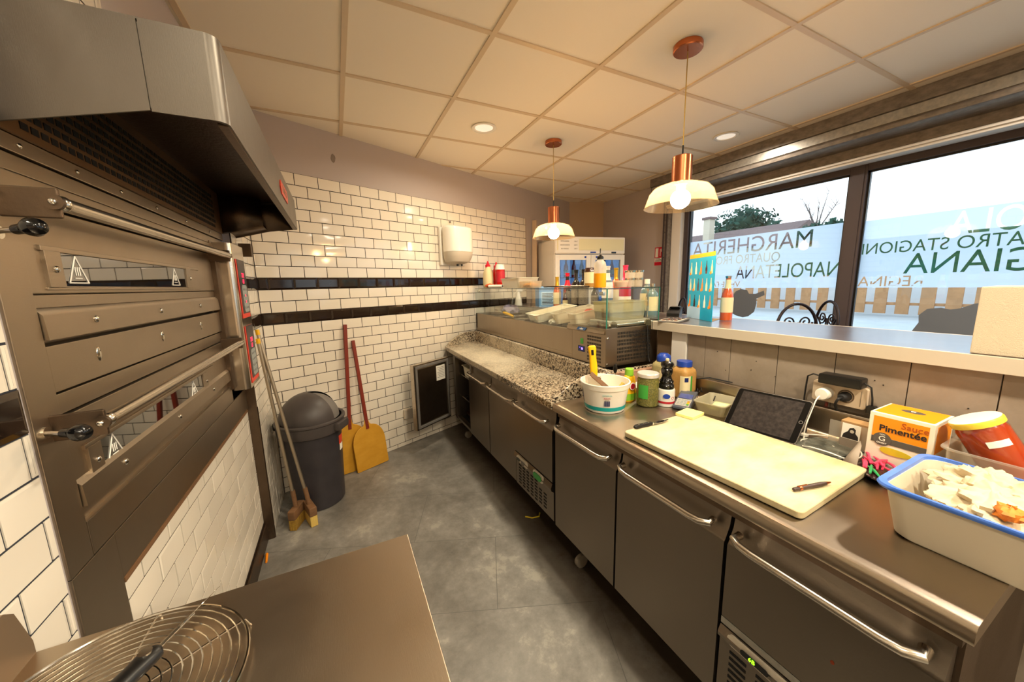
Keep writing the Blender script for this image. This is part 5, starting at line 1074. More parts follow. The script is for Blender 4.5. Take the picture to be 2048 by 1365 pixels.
def smooth_path(P, n=6):
    out = []; P = [Vector(p) for p in P]
    for i in range(len(P)-1):
        p0, p1, p2, p3 = P[max(i-1, 0)], P[i], P[i+1], P[min(i+2, len(P)-1)]
        for k in range(n):
            u = k/n; out.append(.5*((2*p1)+(-p0+p2)*u+(2*p0-5*p1+4*p2-p3)*u*u+(-p0+3*p1-3*p2+p3)*u**3))
    return out+[P[-1]]
loop = [(1.498, .633, .868), (1.545, .60, .8665), (1.555, .55, .8665), (1.525, .495, .8665), (1.465, .462, .8665), (1.40, .47, .8685), (1.365, .505, .884), (1.36, .55, .884), (1.39, .59, .8665), (1.44, .615, .8665), (1.475, .60, .8665), (1.485, .56, .8665), (1.45, .515, .8665), (1.41, .495, .8665)]
m = MB(); m.tube(smooth_path(cp), .0022, 8, 0); m.tube(smooth_path(loop), .0022, 8, 0); m.box(1.485, 1.505, .622, .642, .862, .872, 0, .002); solo('charging_cable', 'white charging cable looping over the worktop right of the tablet', 'cable', m, 'cable_white')
t = thing('black_plug', 'black mains plug in the right well of the beige socket', 'plug', (1.611, .571, 1.012)); m = MB(); m.lathe([(0, 0), (.017, 0), (.018, .004), (.015, .025), (.009, .034), (0, .035)], (0, 0, 0), 24, 0, frame((1.611, .571, 1.012), (0, 1, 0), (0, 0, 1)) @ Matrix.Rotation(pi, 4, 'Y')); m.tube(smooth_path([(1.578, .571, 1.012), (1.565, .575, 1.008), (1.57, .583, .985), (1.60, .588, .958)]), .004, 8, 0); link('plug_body', m, 'rubber', t)
m = MB(); m.tube([(1.622, .628, .975), (1.620, .628, .955)], .005, 8, 0); solo('red_cable', 'short dark red cable hanging below the beige socket', 'cable', m, 'peel_handle')
# card holder with the small photograph
t = thing('card_holder', 'clear card holder with a small black and white portrait card beside the sauce box', 'holder', (1.51, .51, TZ), radians(0))
m = MB(); m.box(.004, .007, -.05, .06, 0, .085, 0); m.box(-.03, .007, -.05, .06, 0, .003, 0); link('holder_shell', m, 'plastic_clear', t, world=False)
X = frame((-.002, .0, .045), (0, -1, 0), (.05, 0, 1))
m = MB(); m.box(-.024, .024, -.042, .042, 0, .0008, 0, X=X); cd = link('portrait_card', m, 'paper', t, world=False)
Xf = X @ Matrix.Translation((0, 0, .001))
m = MB(); m.prism([(-.021, -.008), (-.018, .006), (-.008, .016), (-.004, .028), (.006, .032), (.012, .026), (.012, .014), (.020, .004), (.021, -.008)], .0003, 0, Xf); link('portrait_dark_shape', m, 'ink', t, world=False)
m = MB(); m.cyl((.003, .018, .0003), .0055, .0003, 0, 16, X=Xf); link('portrait_face', m, 'control_grey', t, world=False); m = MB(); m.box(-.024, .024, -.042, -.010, .0002, .0005, 0, X=Xf); link('card_base', m, 'plank', t, world=False)
m = MB(); m.box(1.525, 1.575, .47, .545, TZ, TZ+.09, 0, .002); solo('card_stack', 'brown box of cards behind the portrait card', 'box', m, 'cardboard')
mat('cling_film', '#3a3c36', .15, coat=.6, noise=(20, .6, '#7c7c70'), bump=(30, .9)); m = MB(); crumple(m, (0, 0, .004), (.10, .075, .006), 0, 40, .25, 21, 1); solo('cling_film', 'dark crumpled cling film lying under the white charging cable', 'film', m, 'cling_film', (1.44, .55, TZ))
# sauce box
mat('box_orange', '#f0900c', .5); mat('box_white', '#eee4cf', .5); mat('box_grey', '#55504a', .5); mat('box_text', '#a84c10', .5); mat('pepper_yellow', '#dcc02a', .5, noise=(20, .6, '#b7b02a'))
SBx0, SBx1, SBy0, SBy1, SBz1 = 1.435, 1.577, .313, .447, 1.03
t = thing('sauce_box', 'orange and white cardboard box of hot sauce against the plank cladding', 'box', (1.52, .38, TZ))
m = MB(); m.box(SBx0, SBx1, SBy0, SBy1, TZ, SBz1, 0, .0015); bx = link('carton', m, 'box_white', t)
m = MB(); m.box(SBx0+.010, SBx1-.004, SBy0+.006, SBy1-.006, SBz1, SBz1+.0006, 0); m.box(SBx0-.0006, SBx0, SBy0+.010, SBy1-.010, .958, SBz1-.010, 0); m.box(SBx0+.02, SBx1-.01, SBy0-.0006, SBy0, .94, SBz1-.01, 0); link('orange_field', m, 'box_orange', t)
m = MB(); m.box(SBx0-.0007, SBx0, SBy0+.010, SBy1-.010, .939, .957, 0); link('grey_stripe', m, 'box_grey', t)
fx = SBx0-.0012; O_ = Vector((1.52, .38, TZ))
T_ = lambda y, z, e=0: frame(Vector((fx-e, y, z))-O_, (0, -1, 0), (0, 0, 1))
text('box_lettering', 'Sauce', .024, T_(.350, 1.005), 'box_text', t); text('box_lettering', 'Pimentée', .026, T_(.374, .986), 'ink', t, off=.0005, sx=1.0)
m = MB(); m.cyl((0, 0, 0), .020, .0006, 0, 36, X=frame((fx-.0001, .413, .952), (0, -1, 0), (0, 0, 1))); link('round_emblem', m, 'box_grey', t)
text('emblem_letter', 'G', .022, T_(.413, .953, .0009), 'paper', t); text('emblem_lettering', 'GILBERT', .006, T_(.413, .940, .0009), 'paper', t); text('emblem_lettering', 'NOM', .005, T_(.413, .966, .0009), 'paper', t)
m = MB(); m.prism([(.034*cos(q)+.004*cos(2*q), .011*sin(q)) for q in [i*pi/16 for i in range(32)]], .0006, 0, frame((fx+.0004, .385, .920), (0, -1, 0), (0, .15, 1))); link('pepper_picture', m, 'pepper_yellow', t)
m = MB(); m.lathe([(0, 0), (.016, 0), (.016, .0005), (0, .0005)], (0, 0, 0), 28, 0, frame((1.52, .38, SBz1+.0007), (0, -1, 0), (1, 0, 0)) @ Matrix.Rotation(pi, 4, 'X') @ Matrix.Diagonal((1.6, 1, 1, 1))); link('top_emblem', m, 'box_grey', t)
text('top_letter', 'G', .016, frame(Vector((1.52, .38, SBz1+.0016))-O_, (0, -1, 0), (1, 0, 0)), 'paper', t)
# packet of red sweets, cardboard flap
mat('sweet_pink', '#e0486a', .3, noise=(30, .6, '#c2183e')); mat('sweet_green', '#2f9d5c', .35); mat('sweet_black', '#2a0f14', .3, coat=.5)
t = thing('sweets_packet', 'open dark packet of pink and red striped sachets in front of the sauce box', 'packet', (1.385, .40, TZ), .3)
m = MB(); crumple(m, (0, 0, .010), (.075, .05, .012), 0, 30, .2, 31, 1); link('packet_bag', m, 'sweet_black', t, world=False)
for k in range(16):
    a = random.uniform(-.5, .7); x, y = random.uniform(-.05, .05), random.uniform(-.035, .035); m = MB()
    m.tube([(x-.032*cos(a), y-.032*sin(a), .020+k*.0008), (x, y, .024+k*.0008), (x+.032*cos(a), y+.032*sin(a), .020+k*.0008)], .006, 8, 0, rs=[.0025, .0042, .0025]); link('sachet', m, 'sweet_green' if k in (3, 8) else 'sweet_pink', t, world=False)
m = MB(); m.mesh([(1.36, .475, TZ+.001), (1.335, .43, TZ+.001), (1.40, .445, .925), (1.44, .462, .925)], [(0, 1, 2, 3)], 0); solo('cardboard_flap', 'thin curved cardboard flap between the board and the sweets packet', 'card', m, 'plank', solid=.0015)
def wad(mb, c, d, seed, k=56):
    """ball of creased paper"""
    from mathutils import noise
    off = Vector((seed*3.1, seed*1.7, seed*.9)); V = []; Fc = []
    for i in range(k//2+1):
        u = pi*i/(k//2)
        for j in range(k):
            v = 2*pi*j/k; n = Vector((sin(u)*cos(v), sin(u)*sin(v), -cos(u)))
            s = .72+.55*abs(noise.noise(n*1.7+off))+.42*abs(noise.noise(n*3.6+off*2))+.20*abs(noise.noise(n*8+off))
            V.append((c[0]+d[0]*n.x*s, c[1]+d[1]*n.y*s, c[2]+d[2]*max(n.z, -.9)*s))
    for i in range(k//2):
        for j in range(k): Fc.append((i*k+j, i*k+(j+1) % k, (i+1)*k+(j+1) % k, (i+1)*k+j))
    return mb.mesh(V, Fc, 0)
# big white bin with a blue rim, filled with crumpled paper
mat('bin_white', '#d2c6b0', .4, sub=.1); mat('blue_rim', '#2f63c9', .3, noise=(5, .5, '#7fa0dc')); mat('paper_warm', '#cbbb9b', .75); mat('crust', '#e3862a', .6, noise=(40, .6, '#b8541a'))
t = thing('gastro_bin', 'large white plastic bin with a blue rim holding crumpled paper', 'bin', (1.205, .045, TZ))
w_, d_ = .290, .53
R_ = lambda s, z, e=0: [(x, y, z) for x, y in rrect(w_*s-e, d_*s-e, .035, 7)]
m = MB(); m.loft([R_(.86, 0), R_(.88, .004), R_(.955, .105), R_(.965, .108), R_(.955, .108, .006), R_(.87, .008, .006)], 0, True, True, True); link('bin_body', m, 'bin_white', t, world=False)
m = MB(); m.loft([R_(.965, .105), R_(1.0, .106), R_(1.01, .111), R_(1.0, .116), R_(.955, .116), R_(.95, .108)], 0, True); link('blue_rim', m, 'blue_rim', t, world=False)
m = MB()
for k in range(1): m.box(-.14, -.12, -.10, -.02, .116, .118, 0, .001)
link('green_clip', m, 'green', t, world=False)
for k, (x, y, z, a, b, c, sd, lb) in enumerate(((-.03, .13, .085, .095, .085, .045, 41, 'crumpled white paper at the near left end of the blue-rimmed bin'), (.045, .15, .10, .06, .07, .04, 42, 'crumpled white paper standing tall at the far left corner of the bin'), (.0, -.02, .085, .11, .09, .045, 43, 'crumpled white paper in the middle of the blue-rimmed bin'), (-.02, -.15, .08, .10, .08, .04, 44, 'crumpled white paper at the hidden right end of the bin'))):
    m = MB(); wad(m, (0, 0, 0), (a, b, c), sd); solo('crumpled_paper', lb, 'paper', m, 'paper_warm', (1.215+x, .04+y, TZ+z), 0, ang=50, group='crumpled papers in the blue-rimmed bin')
m = MB(); crumple(m, (0, 0, 0), (.022, .020, .014), 0, 18, .3, 50); solo('pizza_scrap', 'orange piece of pizza scrap lying on the crumpled paper', 'food', m, 'crust', (1.118, .135, TZ+.122), .4)
m = MB(); crumple(m, (0, 0, 0), (.05, .04, .012), 0, 24, .2, 51); solo('dough_scrap', 'yellowish soft dough scrap at the near right of the crumpled paper', 'food', m, 'cheese', (1.125, .03, TZ+.112), .2)
# clear tub with the leaning sauce jar
t = thing('storage_tub', 'deep clear plastic tub behind the blue-rimmed bin', 'tub', (1.485, .13, TZ)); m = tray(MB(), .17, .335, .125, taper=.9, rim=.010, r=.025); link('tub', m, 'plastic_clear', t, world=False)
mat('sauce_red', '#a8330f', .25, coat=.4, noise=(14, .5, '#c2541c')); mat('lid_yellow', '#e2c33f', .35)
t = thing('sauce_jar', 'large jar of red sauce with a white and yellow lid leaning in the clear tub', 'jar', (1.497, .165, TZ+.030), (radians(-28), radians(-10), 0))
m = MB(); m.X = Matrix.Scale(.9, 4); m.lathe([(0, 0), (.047, 0), (.052, .006), (.052, .19), (.046, .205), (.046, .21)], (0, 0, 0), 40, 0); link('sauce', m, 'sauce_red', t, world=False); m = MB(); m.X = Matrix.Scale(.9, 4); m.lathe([(.053, .006), (.0535, .19), (.047, .206)], (0, 0, 0), 40, 0); link('glass_wall', m, 'cover_glass', t, world=False)
m = MB(); m.X = Matrix.Scale(.9, 4); m.lathe([(.048, .205), (.054, .206), (.0545, .218), (.052, .223)], (0, 0, 0), 40, 0); link('lid_ring', m, 'lid_yellow', t, world=False); m = MB(); m.X = Matrix.Scale(.9, 4); m.lathe([(0, .2245), (.046, .2245), (.052, .223)], (0, 0, 0), 40, 0); link('lid_top', m, 'white', t, world=False)
m = MB(); m.X = Matrix.Scale(.9, 4); m.lathe([(.0541, .150), (.0541, .168)], (0, 0, 0), 8, 0, a0=radians(190), a1=radians(240)); link('paper_seal', m, 'paper', t, world=False)
# ============================================================ on the bar
mat('poster_blue', '#12a5d0', .35, noise=(3, .4, '#0b86b8')); mat('poster_band', '#f5b020', .4)
pa, pb = Vector((1.955, 1.50, BZ)), Vector((1.815, 1.24, BZ)); ex = (pb-pa).normalized(); wP = (pb-pa).length; hP = .375
t = thing('bottle_poster', 'blue standing poster showing rows of small bottles on the bar', 'poster', tuple(pa))
X = frame((0, 0, .001), ex, (0, 0, 1))
m = MB(); m.box(0, wP, 0, hP, -.003, 0, 0, X=X); link('board', m, 'poster_blue', t, world=False); m = MB(); m.box(0, wP, hP-.022, hP, 0, .0005, 0, X=X); link('yellow_band', m, 'poster_band', t, world=False)
m = MB(); m.box(0, wP*.55, 0, .07, .0, .0004, 0, X=X); link('ice_picture', m, 'box_blue_light', t, world=False)
cols = ['label_cream', 'cream', 'sauce_tan', 'paper']
for r, n in enumerate((5, 6, 5)):
    for k in range(n):
        bxx = .028+k*(wP-.05)/(n-1)*.97; bz = hP-.115-r*.095; m = MB(); s = .9
        P = [(-.011, 0), (.011, 0), (.011, .035), (.004, .055), (.003, .078), (-.003, .078), (-.004, .055), (-.011, .035)]
        m.prism([(bxx+a*s, bz+b*s) for a, b in P], .0006, 0, X); link('printed_bottle', m, 'glass_brown' if (k+r) % 4 == 3 else cols[(k*3+r) % 4], t, world=False)
        if (k+r) % 2 == 0: m = MB(); m.cyl((bxx-.010, bz+.004, .0006), .009, .0004, 0, 14, X=X); link('printed_fruit', m, 'orange', t, world=False)
m = MB(); m.mesh([(0, 0, 0), (wP, 0, 0), (wP*.5, 0, -.13)], [(0, 1, 2)], 0, X=X @ Matrix.Rotation(0, 4, 'X')); link('poster_foot', m, 'cardboard', t, world=False)
bottle('juice_bottle', 'beer', (1.945, 1.245, BZ+.002), 'drink_orange', 'bottle of orange drink with a cream label beside the blue poster', 'bottle', 'steel_bright', None, 'label_cream', (.18, .52), ('label_cream', .72, .92), 1.0, caph=.012)
t = thing('calculator', 'flat calculator lying at the near end of the bar', 'calculator', (1.70, 1.385, BZ+.0005), radians(22)); m = MB(); m.box(-.10, .10, -.055, .055, 0, .010, 0, .003); link('calculator_body', m, 'ink_grey', t, world=False)
m = MB(); m.box(-.095, .075, -.050, .050, .010, .0112, 0); fc = link('key_field', m, 'control_grey', t, world=False)
for r in range(4):
    for c in range(6):
        m = MB(); m.box(-.085+c*.025, -.067+c*.025, -.042+r*.022, -.027+r*.022, .0112, .0135, 0, .001); link('key', m, 'tongs_dark' if (r+c) % 3 else 'copper', fc, world=False)
t = thing('payment_terminal', 'black payment terminal standing on the bar behind the calculator', 'terminal', (1.965, 1.60, BZ), radians(30)); m = MB(); m.prism([(-.06, 0), (.06, 0), (.06, .055), (.02, .05), (-.06, .02)], .075, 0, Matrix(((1, 0, 0, 0), (0, 0, -1, .037), (0, 1, 0, 0), (0, 0, 0, 1)))); link('terminal_body', m, 'black', t, world=False); m = MB(); m.box(.0, .07, -.03, .03, .052, .060, 0, .003); link('receipt_cover', m, 'black_gloss', t, world=False)
t = thing('napkin_box', 'tall white patterned napkin box at the right end of the bar', 'box', (1.70, .21, BZ)); m = MB(); m.box(-.075, .075, -.11, .108, 0, .19, 0, .004); mat('napkin', '#cbbca2', .8, bump=(500, .4)); link('box_body', m, 'napkin', t, world=False)
m = MB(); wad(m, (0, 0, .10), (.045, .05, .10), 61); solo('paper_wad', 'big crumpled wad of white paper leaning beside the napkin box', 'paper', m, 'paper_warm', (1.655, .045, BZ), 0, ang=25)
# ============================================================ corner: bin, peels, brushes
t = thing('rubbish_bin', 'dark grey round rubbish bin with a domed swing lid in the corner', 'bin', (-.226, 2.615, 0)); t.scale = (1.06, 1.06, 1.0)
m = MB(); m.lathe([(0, 0), (.140, 0), (.150, .006), (.152, .03), (.168, .50), (.172, .515), (.170, .53)], (0, 0, 0), 56, 0); link('bin_body', m, 'bin_plastic', t, world=False)
m = MB(); m.lathe([(.172, .50), (.186, .508), (.190, .53), (.190, .575), (.197, .582), (.196, .592), (.186, .597), (.176, .592)], (0, 0, 0), 56, 0)
for a in (-.5, 2.64): m.cbox((.19*cos(a), .19*sin(a), .545), (.05, .12, .055), 0, .012, rot=(0, 0, a))
link('rim', m, 'bin_lid', t, world=False)
m = MB(); m.lathe([(.172*cos(q), .59+.175*sin(q)) for q in [i*pi/2/12 for i in range(13)]], (0, 0, 0), 48, 0, a0=radians(32), a1=radians(322)); link('dome_lid', m, 'bin_lid', t, world=False)
m = MB(); m.lathe([(.163*cos(q), .59+.165*sin(q)) for q in [i*pi/2/12 for i in range(13)]], (0, 0, 0), 14, 0, a0=radians(-42), a1=radians(36)); link('swing_flap', m, 'ink_grey', t, world=False)
m = MB(); m.lathe([(.1655, .40), (.168, .46)], (0, 0, 0), 5, 0, a0=radians(-28), a1=radians(-8)); link('orange_sticker', m, 'brand_red', t, world=False); m = MB(); m.lathe([(.1640, .355), (.1660, .40)], (0, 0, 0), 4, 0, a0=radians(-26), a1=radians(-10)); link('white_sticker', m, 'paper', t, world=False)
def peel(base, top, w, h, label):
    b_, t_ = Vector(base), Vector(top); up = (t_-b_).normalized(); wd = Vector((cos(radians(22.3)), sin(radians(22.3)), 0)); wd = (wd-up*wd.dot(up)).normalized(); L_ = (t_-b_).length
    X = frame((0, 0, 0), wd, up); o = thing('pizza_peel', label, 'peel', base)
    P = [(-w*.5, .004), (-w*.46, 0), (w*.46, 0), (w*.5, .004)]+[(w*.5, h*.55)]+[(w*.5*cos(a)**.8 if cos(a) > 0 else 0, h*.55+h*.40*sin(a)) for a in [i*pi/2/9 for i in range(1, 9)]]+[(.02, h*.99), (.016, h*1.06), (-.016, h*1.06), (-.02, h*.99)]
    P += [(-x, y) for x, y in reversed(P[5:13])]+[(-w*.5, h*.55)]
    m = MB(); m.prism(P, .010, 0, X, z0=-.005); bl = link('blade', m, 'peel_wood', o, world=False); bb = bl.modifiers.new('b', 'BEVEL'); bb.width = .003; bb.segments = 2; bb.limit_method = 'ANGLE'
    m = MB(); m.box(-.013, .013, h*.86, L_, -.009, .009, 0, .003, X=X)
    link('shaft', m, 'peel_handle', o, world=False)
    for k in range(3): m = MB(); m.ball((0, h*(.90+.07*k), .010), .003, 0, 8, X=X); link('rivet', m, 'chrome', o, world=False)
peel((-.015, 2.895, .002), (.040, 3.000, 1.16), .27, .40, 'yellow-brown pizza peel with a dark red handle, the left and rear one'); peel((.150, 2.905, .002), (.085, 3.015, 1.03), .265, .37, 'yellow-brown pizza peel with a dark red handle, the right and front one')
mat('alu_pole', '#a99c88', .4, metal=.9); mat('bristle', '#a8832c', .8, noise=(60, .6, '#6b4a1c'), bump=(120, .8, (1, 1, .1)))
def brush(foot, top, label, yaw, mt):
    f_, t_ = Vector(foot), Vector(top); o = thing('oven_brush', label, 'brush', foot); d = t_-f_
    m = MB(); m.tube([Vector((0, 0, .11))+d*.0, d], .0095, 14, 0); link('pole', m, 'alu_pole', o, world=False)
    m = MB(); m.tube([Vector((0, 0, .10)), Vector((0, 0, .11))+d*.10], .013, 12, 0); link('socket', m, 'wood', o, world=False)
    m = MB(); m.tube([d*.985, d*1.0+Vector((0, 0, .012))], .011, 12, 0); link('end_cap', m, 'yellow', o, world=False)
    R = Matrix.Rotation(yaw, 4, 'Z'); m = MB(); m.box(-.065, .065, -.022, .022, .065, .125, 0, .008, X=R); link('brush_block', m, 'wood', o, world=False); m = MB(); m.box(-.063, .063, -.020, .020, .0, .067, 0, .003, X=R); link('bristles', m, mt, o, world=False)
brush((-.335, 2.375, .001), (-.425, 2.44, 1.15), 'oven brush with a worn brown head standing nearest the wall strip', 1.2, 'bristle'); brush((-.262, 2.362, .001), (-.425, 2.455, 1.20), 'oven brush with a golden head standing in front of the rubbish bin', 1.9, 'brush_bristle')
# towel dispenser and junction box on the tiles
t = thing('towel_dispenser', 'white oval paper towel dispenser hanging on the back wall tiles', 'dispenser', tuple(BW @ Vector((1.645, .008, 1.64))), radians(22.33))
m = MB(); R_ = lambda w, d, z, cy=0: [(x, y-d/2, z) for x, y in rrect(w, d, min(w, d)*.46, 8)]
sh = [(0.20, .10, .03), (.26, .17, .05), (.285, .20, .09), (.29, .21, .13)]; 
m.loft([R_(w, d, z-.03) for w, d, z in ((.17, .09, .03), (.25, .17, .05), (.285, .20, .10), (.29, .205, .14))], 0, True, True, False); link('lower_shell', m, 'control_grey', t, world=False)
m = MB(); m.loft([R_(w, d, z-.03) for w, d, z in ((.292, .207, .14), (.294, .209, .145), (.294, .209, .33), (.285, .20, .36), (.24, .16, .378), (.18, .10, .382))], 0, True, True, True); link('upper_cover', m, 'white_gloss', t, world=False)
m = MB(); m.box(-.15, .15, -.03, .0, -.01, .34, 0, .006); link('wall_plate', m, 'white', t, world=False)
m = MB(); m.cyl((0, -.09, -.018), .012, .02, 0, 12); link('outlet_jaw', m, 'black', t, world=False); m = MB(); m.cyl((.05, -.09, -.016), .009, .02, 0, 12); link('outlet_jaw', m, 'black', t, world=False)
m = MB(); m.cyl((0, 0, 0), .010, .004, 0, 12, X=Matrix.Translation((0, -.003, .40)) @ Matrix.Rotation(pi/2, 4, 'X')); link('screw', m, 'zinc', t, world=False)
t = thing('junction_box', 'small grey junction box low on the back wall tiles left of the open door', 'box', tuple(BW @ Vector((1.05, .005, .30))), radians(22.33)); m = MB(); m.box(-.045, .045, -.035, 0, -.045, .045, 0, .010); link('box_body', m, 'control_grey', t, world=False); m = MB(); m.box(-.036, .036, -.037, -.034, -.036, .036, 0, .004); link('box_lid', m, 'control_grey', t, world=False)
mat('wall_filler', '#8d8178', .8); m = MB(); crumple(m, (0, 0, 0), (.016, .003, .028), 0, 14, .2, 71); solo('wall_patch', 'small darker smudge of filler on the painted wall above the tiles', 'patch', m, 'wall_filler', tuple(BW @ Vector((.60, -.002, 2.37))), radians(22.3))
# fire notice
t = thing('fire_notice', 'small red and white fire extinguisher notice on the right-hand wall', 'sign', (3.478, 3.085, 1.73)); X = frame((-.001, 0, 0), (0, -1, 0), (0, 0, 1)) 
def fl(a, b, c, d, mt, nm, e=.001): m = MB(); m.box(a, b, c, d, 0, e, 0, X=X); link(nm, m, mt, t, world=False)
fl(-.065, .065, -.105, .105, 'red', 'sign_plate'); fl(-.055, -.012, -.01, .095, 'paper', 'pictogram_panel', .0016); fl(.01, .02, .0, .085, 'paper', 'pictogram_arrow', .0016); fl(.03, .05, .05, .085, 'paper', 'flame', .0016); fl(-.062, .062, -.065, -.018, 'paper', 'text_panel', .0016)
for k in range(3): fl(-.055, .055-.02*k, -.058+k*.014, -.052+k*.014, 'ink', 'notice_line', .002)
# wire rack and pizza wheel on the foreground table
t = thing('wire_rack', 'round chrome spiral wire cooling rack on the foreground table', 'rack', (-.322, .580, .8785)); RC = .155
m = MB(); P = []; turns = 13
for i in range(turns*40+1): a = i/40*2*pi; r = .012+(RC-.012)*i/(turns*40); P.append((r*cos(a), r*sin(a), .020))
m.tube(P, .0012, 5, 0); link('spiral', m, 'chrome', t, world=False)
m = MB(); m.tube([(RC*cos(a), RC*sin(a), .020) for a in [i*2*pi/64 for i in range(64)]], .0022, 6, 0, closed=True); link('outer_ring', m, 'chrome', t, world=False)
for a in (.5, .5+pi/3, .5+2*pi/3):
    c_, s_ = cos(a), sin(a); m = MB(); m.tube([(-RC*1.06*c_, -RC*1.06*s_, .001), (-RC*1.02*c_, -RC*1.02*s_, .018), (0, 0, .0175), (RC*1.02*c_, RC*1.02*s_, .018), (RC*1.06*c_, RC*1.06*s_, .001)], .0018, 6, 0); link('foot_wire', m, 'chrome', t, world=False)
t = thing('pizza_cutter', 'pizza cutter with a black handle resting on the wire rack', 'cutter', (-.292, .622, .914), (0, radians(0), radians(62)))
m = MB(); m.loft([[(x, y, z) for y, z in [(w*cos(q), h*sin(q)) for q in [i*pi/8 for i in range(16)]]] for x, w, h in ((-.14, .008, .007), (-.13, .015, .011), (-.06, .017, .013), (-.02, .0145, .011), (.0, .016, .011), (.012, .015, .010), (.018, .008, .006))], 0, True, True, True); link('grip', m, 'black', t, world=False)
m = MB(); m.cyl((.002, 0, .010), .008, .003, 0, 18); link('grip_inlay', m, 'chrome', t, world=False)
m = MB(); m.box(.01, .075, -.0035, .0035, -.0015, .0015, 0, .001); link('fork', m, 'chrome', t, world=False)
m = MB(); m.X = Matrix.Rotation(radians(45.7), 4, 'X'); m.lathe([(0, -.0006), (.034, -.0003), (.034, .0003), (0, .0006)], (0, 0, 0), 40, 0, Matrix.Translation((.085, 0, .0)) @ Matrix.Rotation(radians(90), 4, 'X')); link('wheel', m, 'chrome', t, world=False)
# crumbs on the floor
m = MB(); m.tube([(0, -.04, .006), (0, .03, .007)], .006, 8, 0, rs=[.005, .007]); solo('carrot_stick', 'orange carrot stick on the floor by the left skirting', 'food', m, 'orange', (-.463, 2.13, 0), .1)
m = MB(); m.tube([(-.04, .04, .004), (-.02, .0, .005), (.02, -.02, .005), (.05, .0, .004)], .004, 8, 0); solo('pepper_strip', 'curled yellow pepper strip on the floor under the counter', 'food', m, 'pepper_yellow', (.985, 1.75, 0), .3)
# leaning panel beside the fridge
m = MB(); m.box(-.01, .01, -.03, .03, 0, 2.19, 0, .002); t = solo('wooden_batten', 'tall beige batten leaning at the end of the tiles beside the fridge', 'batten', m, 'paint_beige', (2.16, 3.80, 0), (0, radians(1.2), radians(22)))
# containers in the open bay of the pizza counter
t = thing('food_tray', 'white tray on the upper shelf of the open counter bay', 'tray', (1.12, 2.90, .626)); m = tray(MB(), .32, .26, .10, taper=.85); link('tub', m, 'tub_white', t, world=False)
t = thing('food_tray', 'dark tray low in the open counter bay', 'tray', (1.15, 2.90, .212)); m = tray(MB(), .34, .28, .07, taper=.85); link('tub', m, 'glass_brown', t, world=False)
# ============================================================ iron stools on the customer side
def stool(x, y, rz, label):
    t = thing('iron_stool', label, 'stool', (x, y, 0), rz, 'wrought iron stools by the window')
    m = MB(); m.lathe([(0, .76), (.17, .76), (.18, .765), (.18, .775), (.17, .782), (0, .785)], (0, 0, 0), 32, 0); link('seat', m, 'iron', t, world=False)
    for a in (pi/4, 3*pi/4, 5*pi/4, 7*pi/4): m = MB(); m.tube([(.15*cos(a), .15*sin(a), .76), (.17*cos(a), .17*sin(a), .35), (.21*cos(a), .21*sin(a), 0)], .009, 8, 0); link('leg', m, 'iron', t, world=False)
    m = MB(); m.tube([(.175*cos(a), .175*sin(a), .30) for a in [i*2*pi/32 for i in range(32)]], .007, 8, 0, closed=True); link('foot_ring', m, 'iron', t, world=False)
    m = MB(); A = [(.15, -.12, .76), (.165, -.125, .95), (.17, -.13, 1.10)]+[(.17+.01*sin(q), -.13*cos(q), 1.10+.17*sin(q)) for q in [i*pi/16 for i in range(1, 16)]]+[(.17, .13, 1.10), (.165, .125, .95), (.15, .12, .76)]
    m.tube(A, .009, 10, 0); bk = link('back_hoop', m, 'iron', t, world=False)
    for s in (-1, 1):
        m = MB(); P = []
        for i in range(46): q = pi+i/45*3.4*pi; r = .046*(1-i/45*.80); P.append((.172, s*(.055-r*cos(q)), 1.15+r*sin(q)))
        m.tube(P, .005, 7, 0); m.tube([(.172, s*.10, 1.15), (.172, s*.06, 1.08), (.170, s*.03, 1.02), (.165, s*.07, .92), (.16, s*.11, .86)], .005, 7, 0); m.tube([(.172, s*.009, 1.15), (.174, s*.012, 1.08), (.172, s*.012, 1.0), (.168, s*.02, .90)], .005, 7, 0); link('scroll', m, 'iron', bk, world=False)
    return t
mat('iron', '#241b1e', .45, metal=.5)
stool(2.62, 1.10, radians(62), 'wrought iron stool behind the bar, left one of the pair before the window mullion'); stool(3.0, 1.38, radians(-40), 'wrought iron stool behind the bar, right one at the window mullion'); stool(2.86, 2.46, radians(-35), 'wrought iron stool alone at the far end behind the bottle poster')
# ============================================================ outside
mat('asphalt', '#b0b2b3', .9, noise=(1.5, .5, '#c9cbca')); mat('pavement', '#c6c4be', .9); mat('fence_wood', '#b7875c', .8, noise=(4, .5, '#8f6a48')); mat('hedge', '#2f5a35', .9, noise=(6, .7, '#16331c'), bump=(12, .9)); mat('leaf', '#2b5443', .9, noise=(3, .7, '#16332c')); mat('bark', '#6f6460', .9); mat('roof_tile', '#76615e', .9, noise=(5, .5, '#5a4846')); mat('render_wall', '#c9bda8', .9); mat('render_pale', '#e4e6e8', .9)
m = MB(); m.box(3.7, 70, -60, 70, -.25, -.12, 0); struct('ground_outside', m, 'asphalt')
m = MB(); m.box(3.7, 9, -30, 40, -.12, -.06, 0); struct('pavement_outside', m, 'pavement')
for i in range(44):
    y = -4+i*.62; m = MB(); m.box(19, 19.06, y, y+.36, .02, 1.52, 0); 
    solo('fence_board', 'brown wooden board of the fence across the street', 'board', m, 'fence_wood', group='boards of the fence across the street')
m = MB(); m.box(20.2, 20.4, -6, 30, -.12, 1.45, 0); solo('garden_wall', 'pale rendered garden wall just beyond the street fence', 'wall', m, 'render_pale')
for z in (.35, 1.15): m = MB(); m.box(19.06, 19.12, -4, 23.3, z, z+.10, 0); solo('fence_rail', 'upper long rail behind the boards of the street fence' if z > 1 else 'lower long rail behind the boards of the street fence', 'rail', m, 'fence_wood')
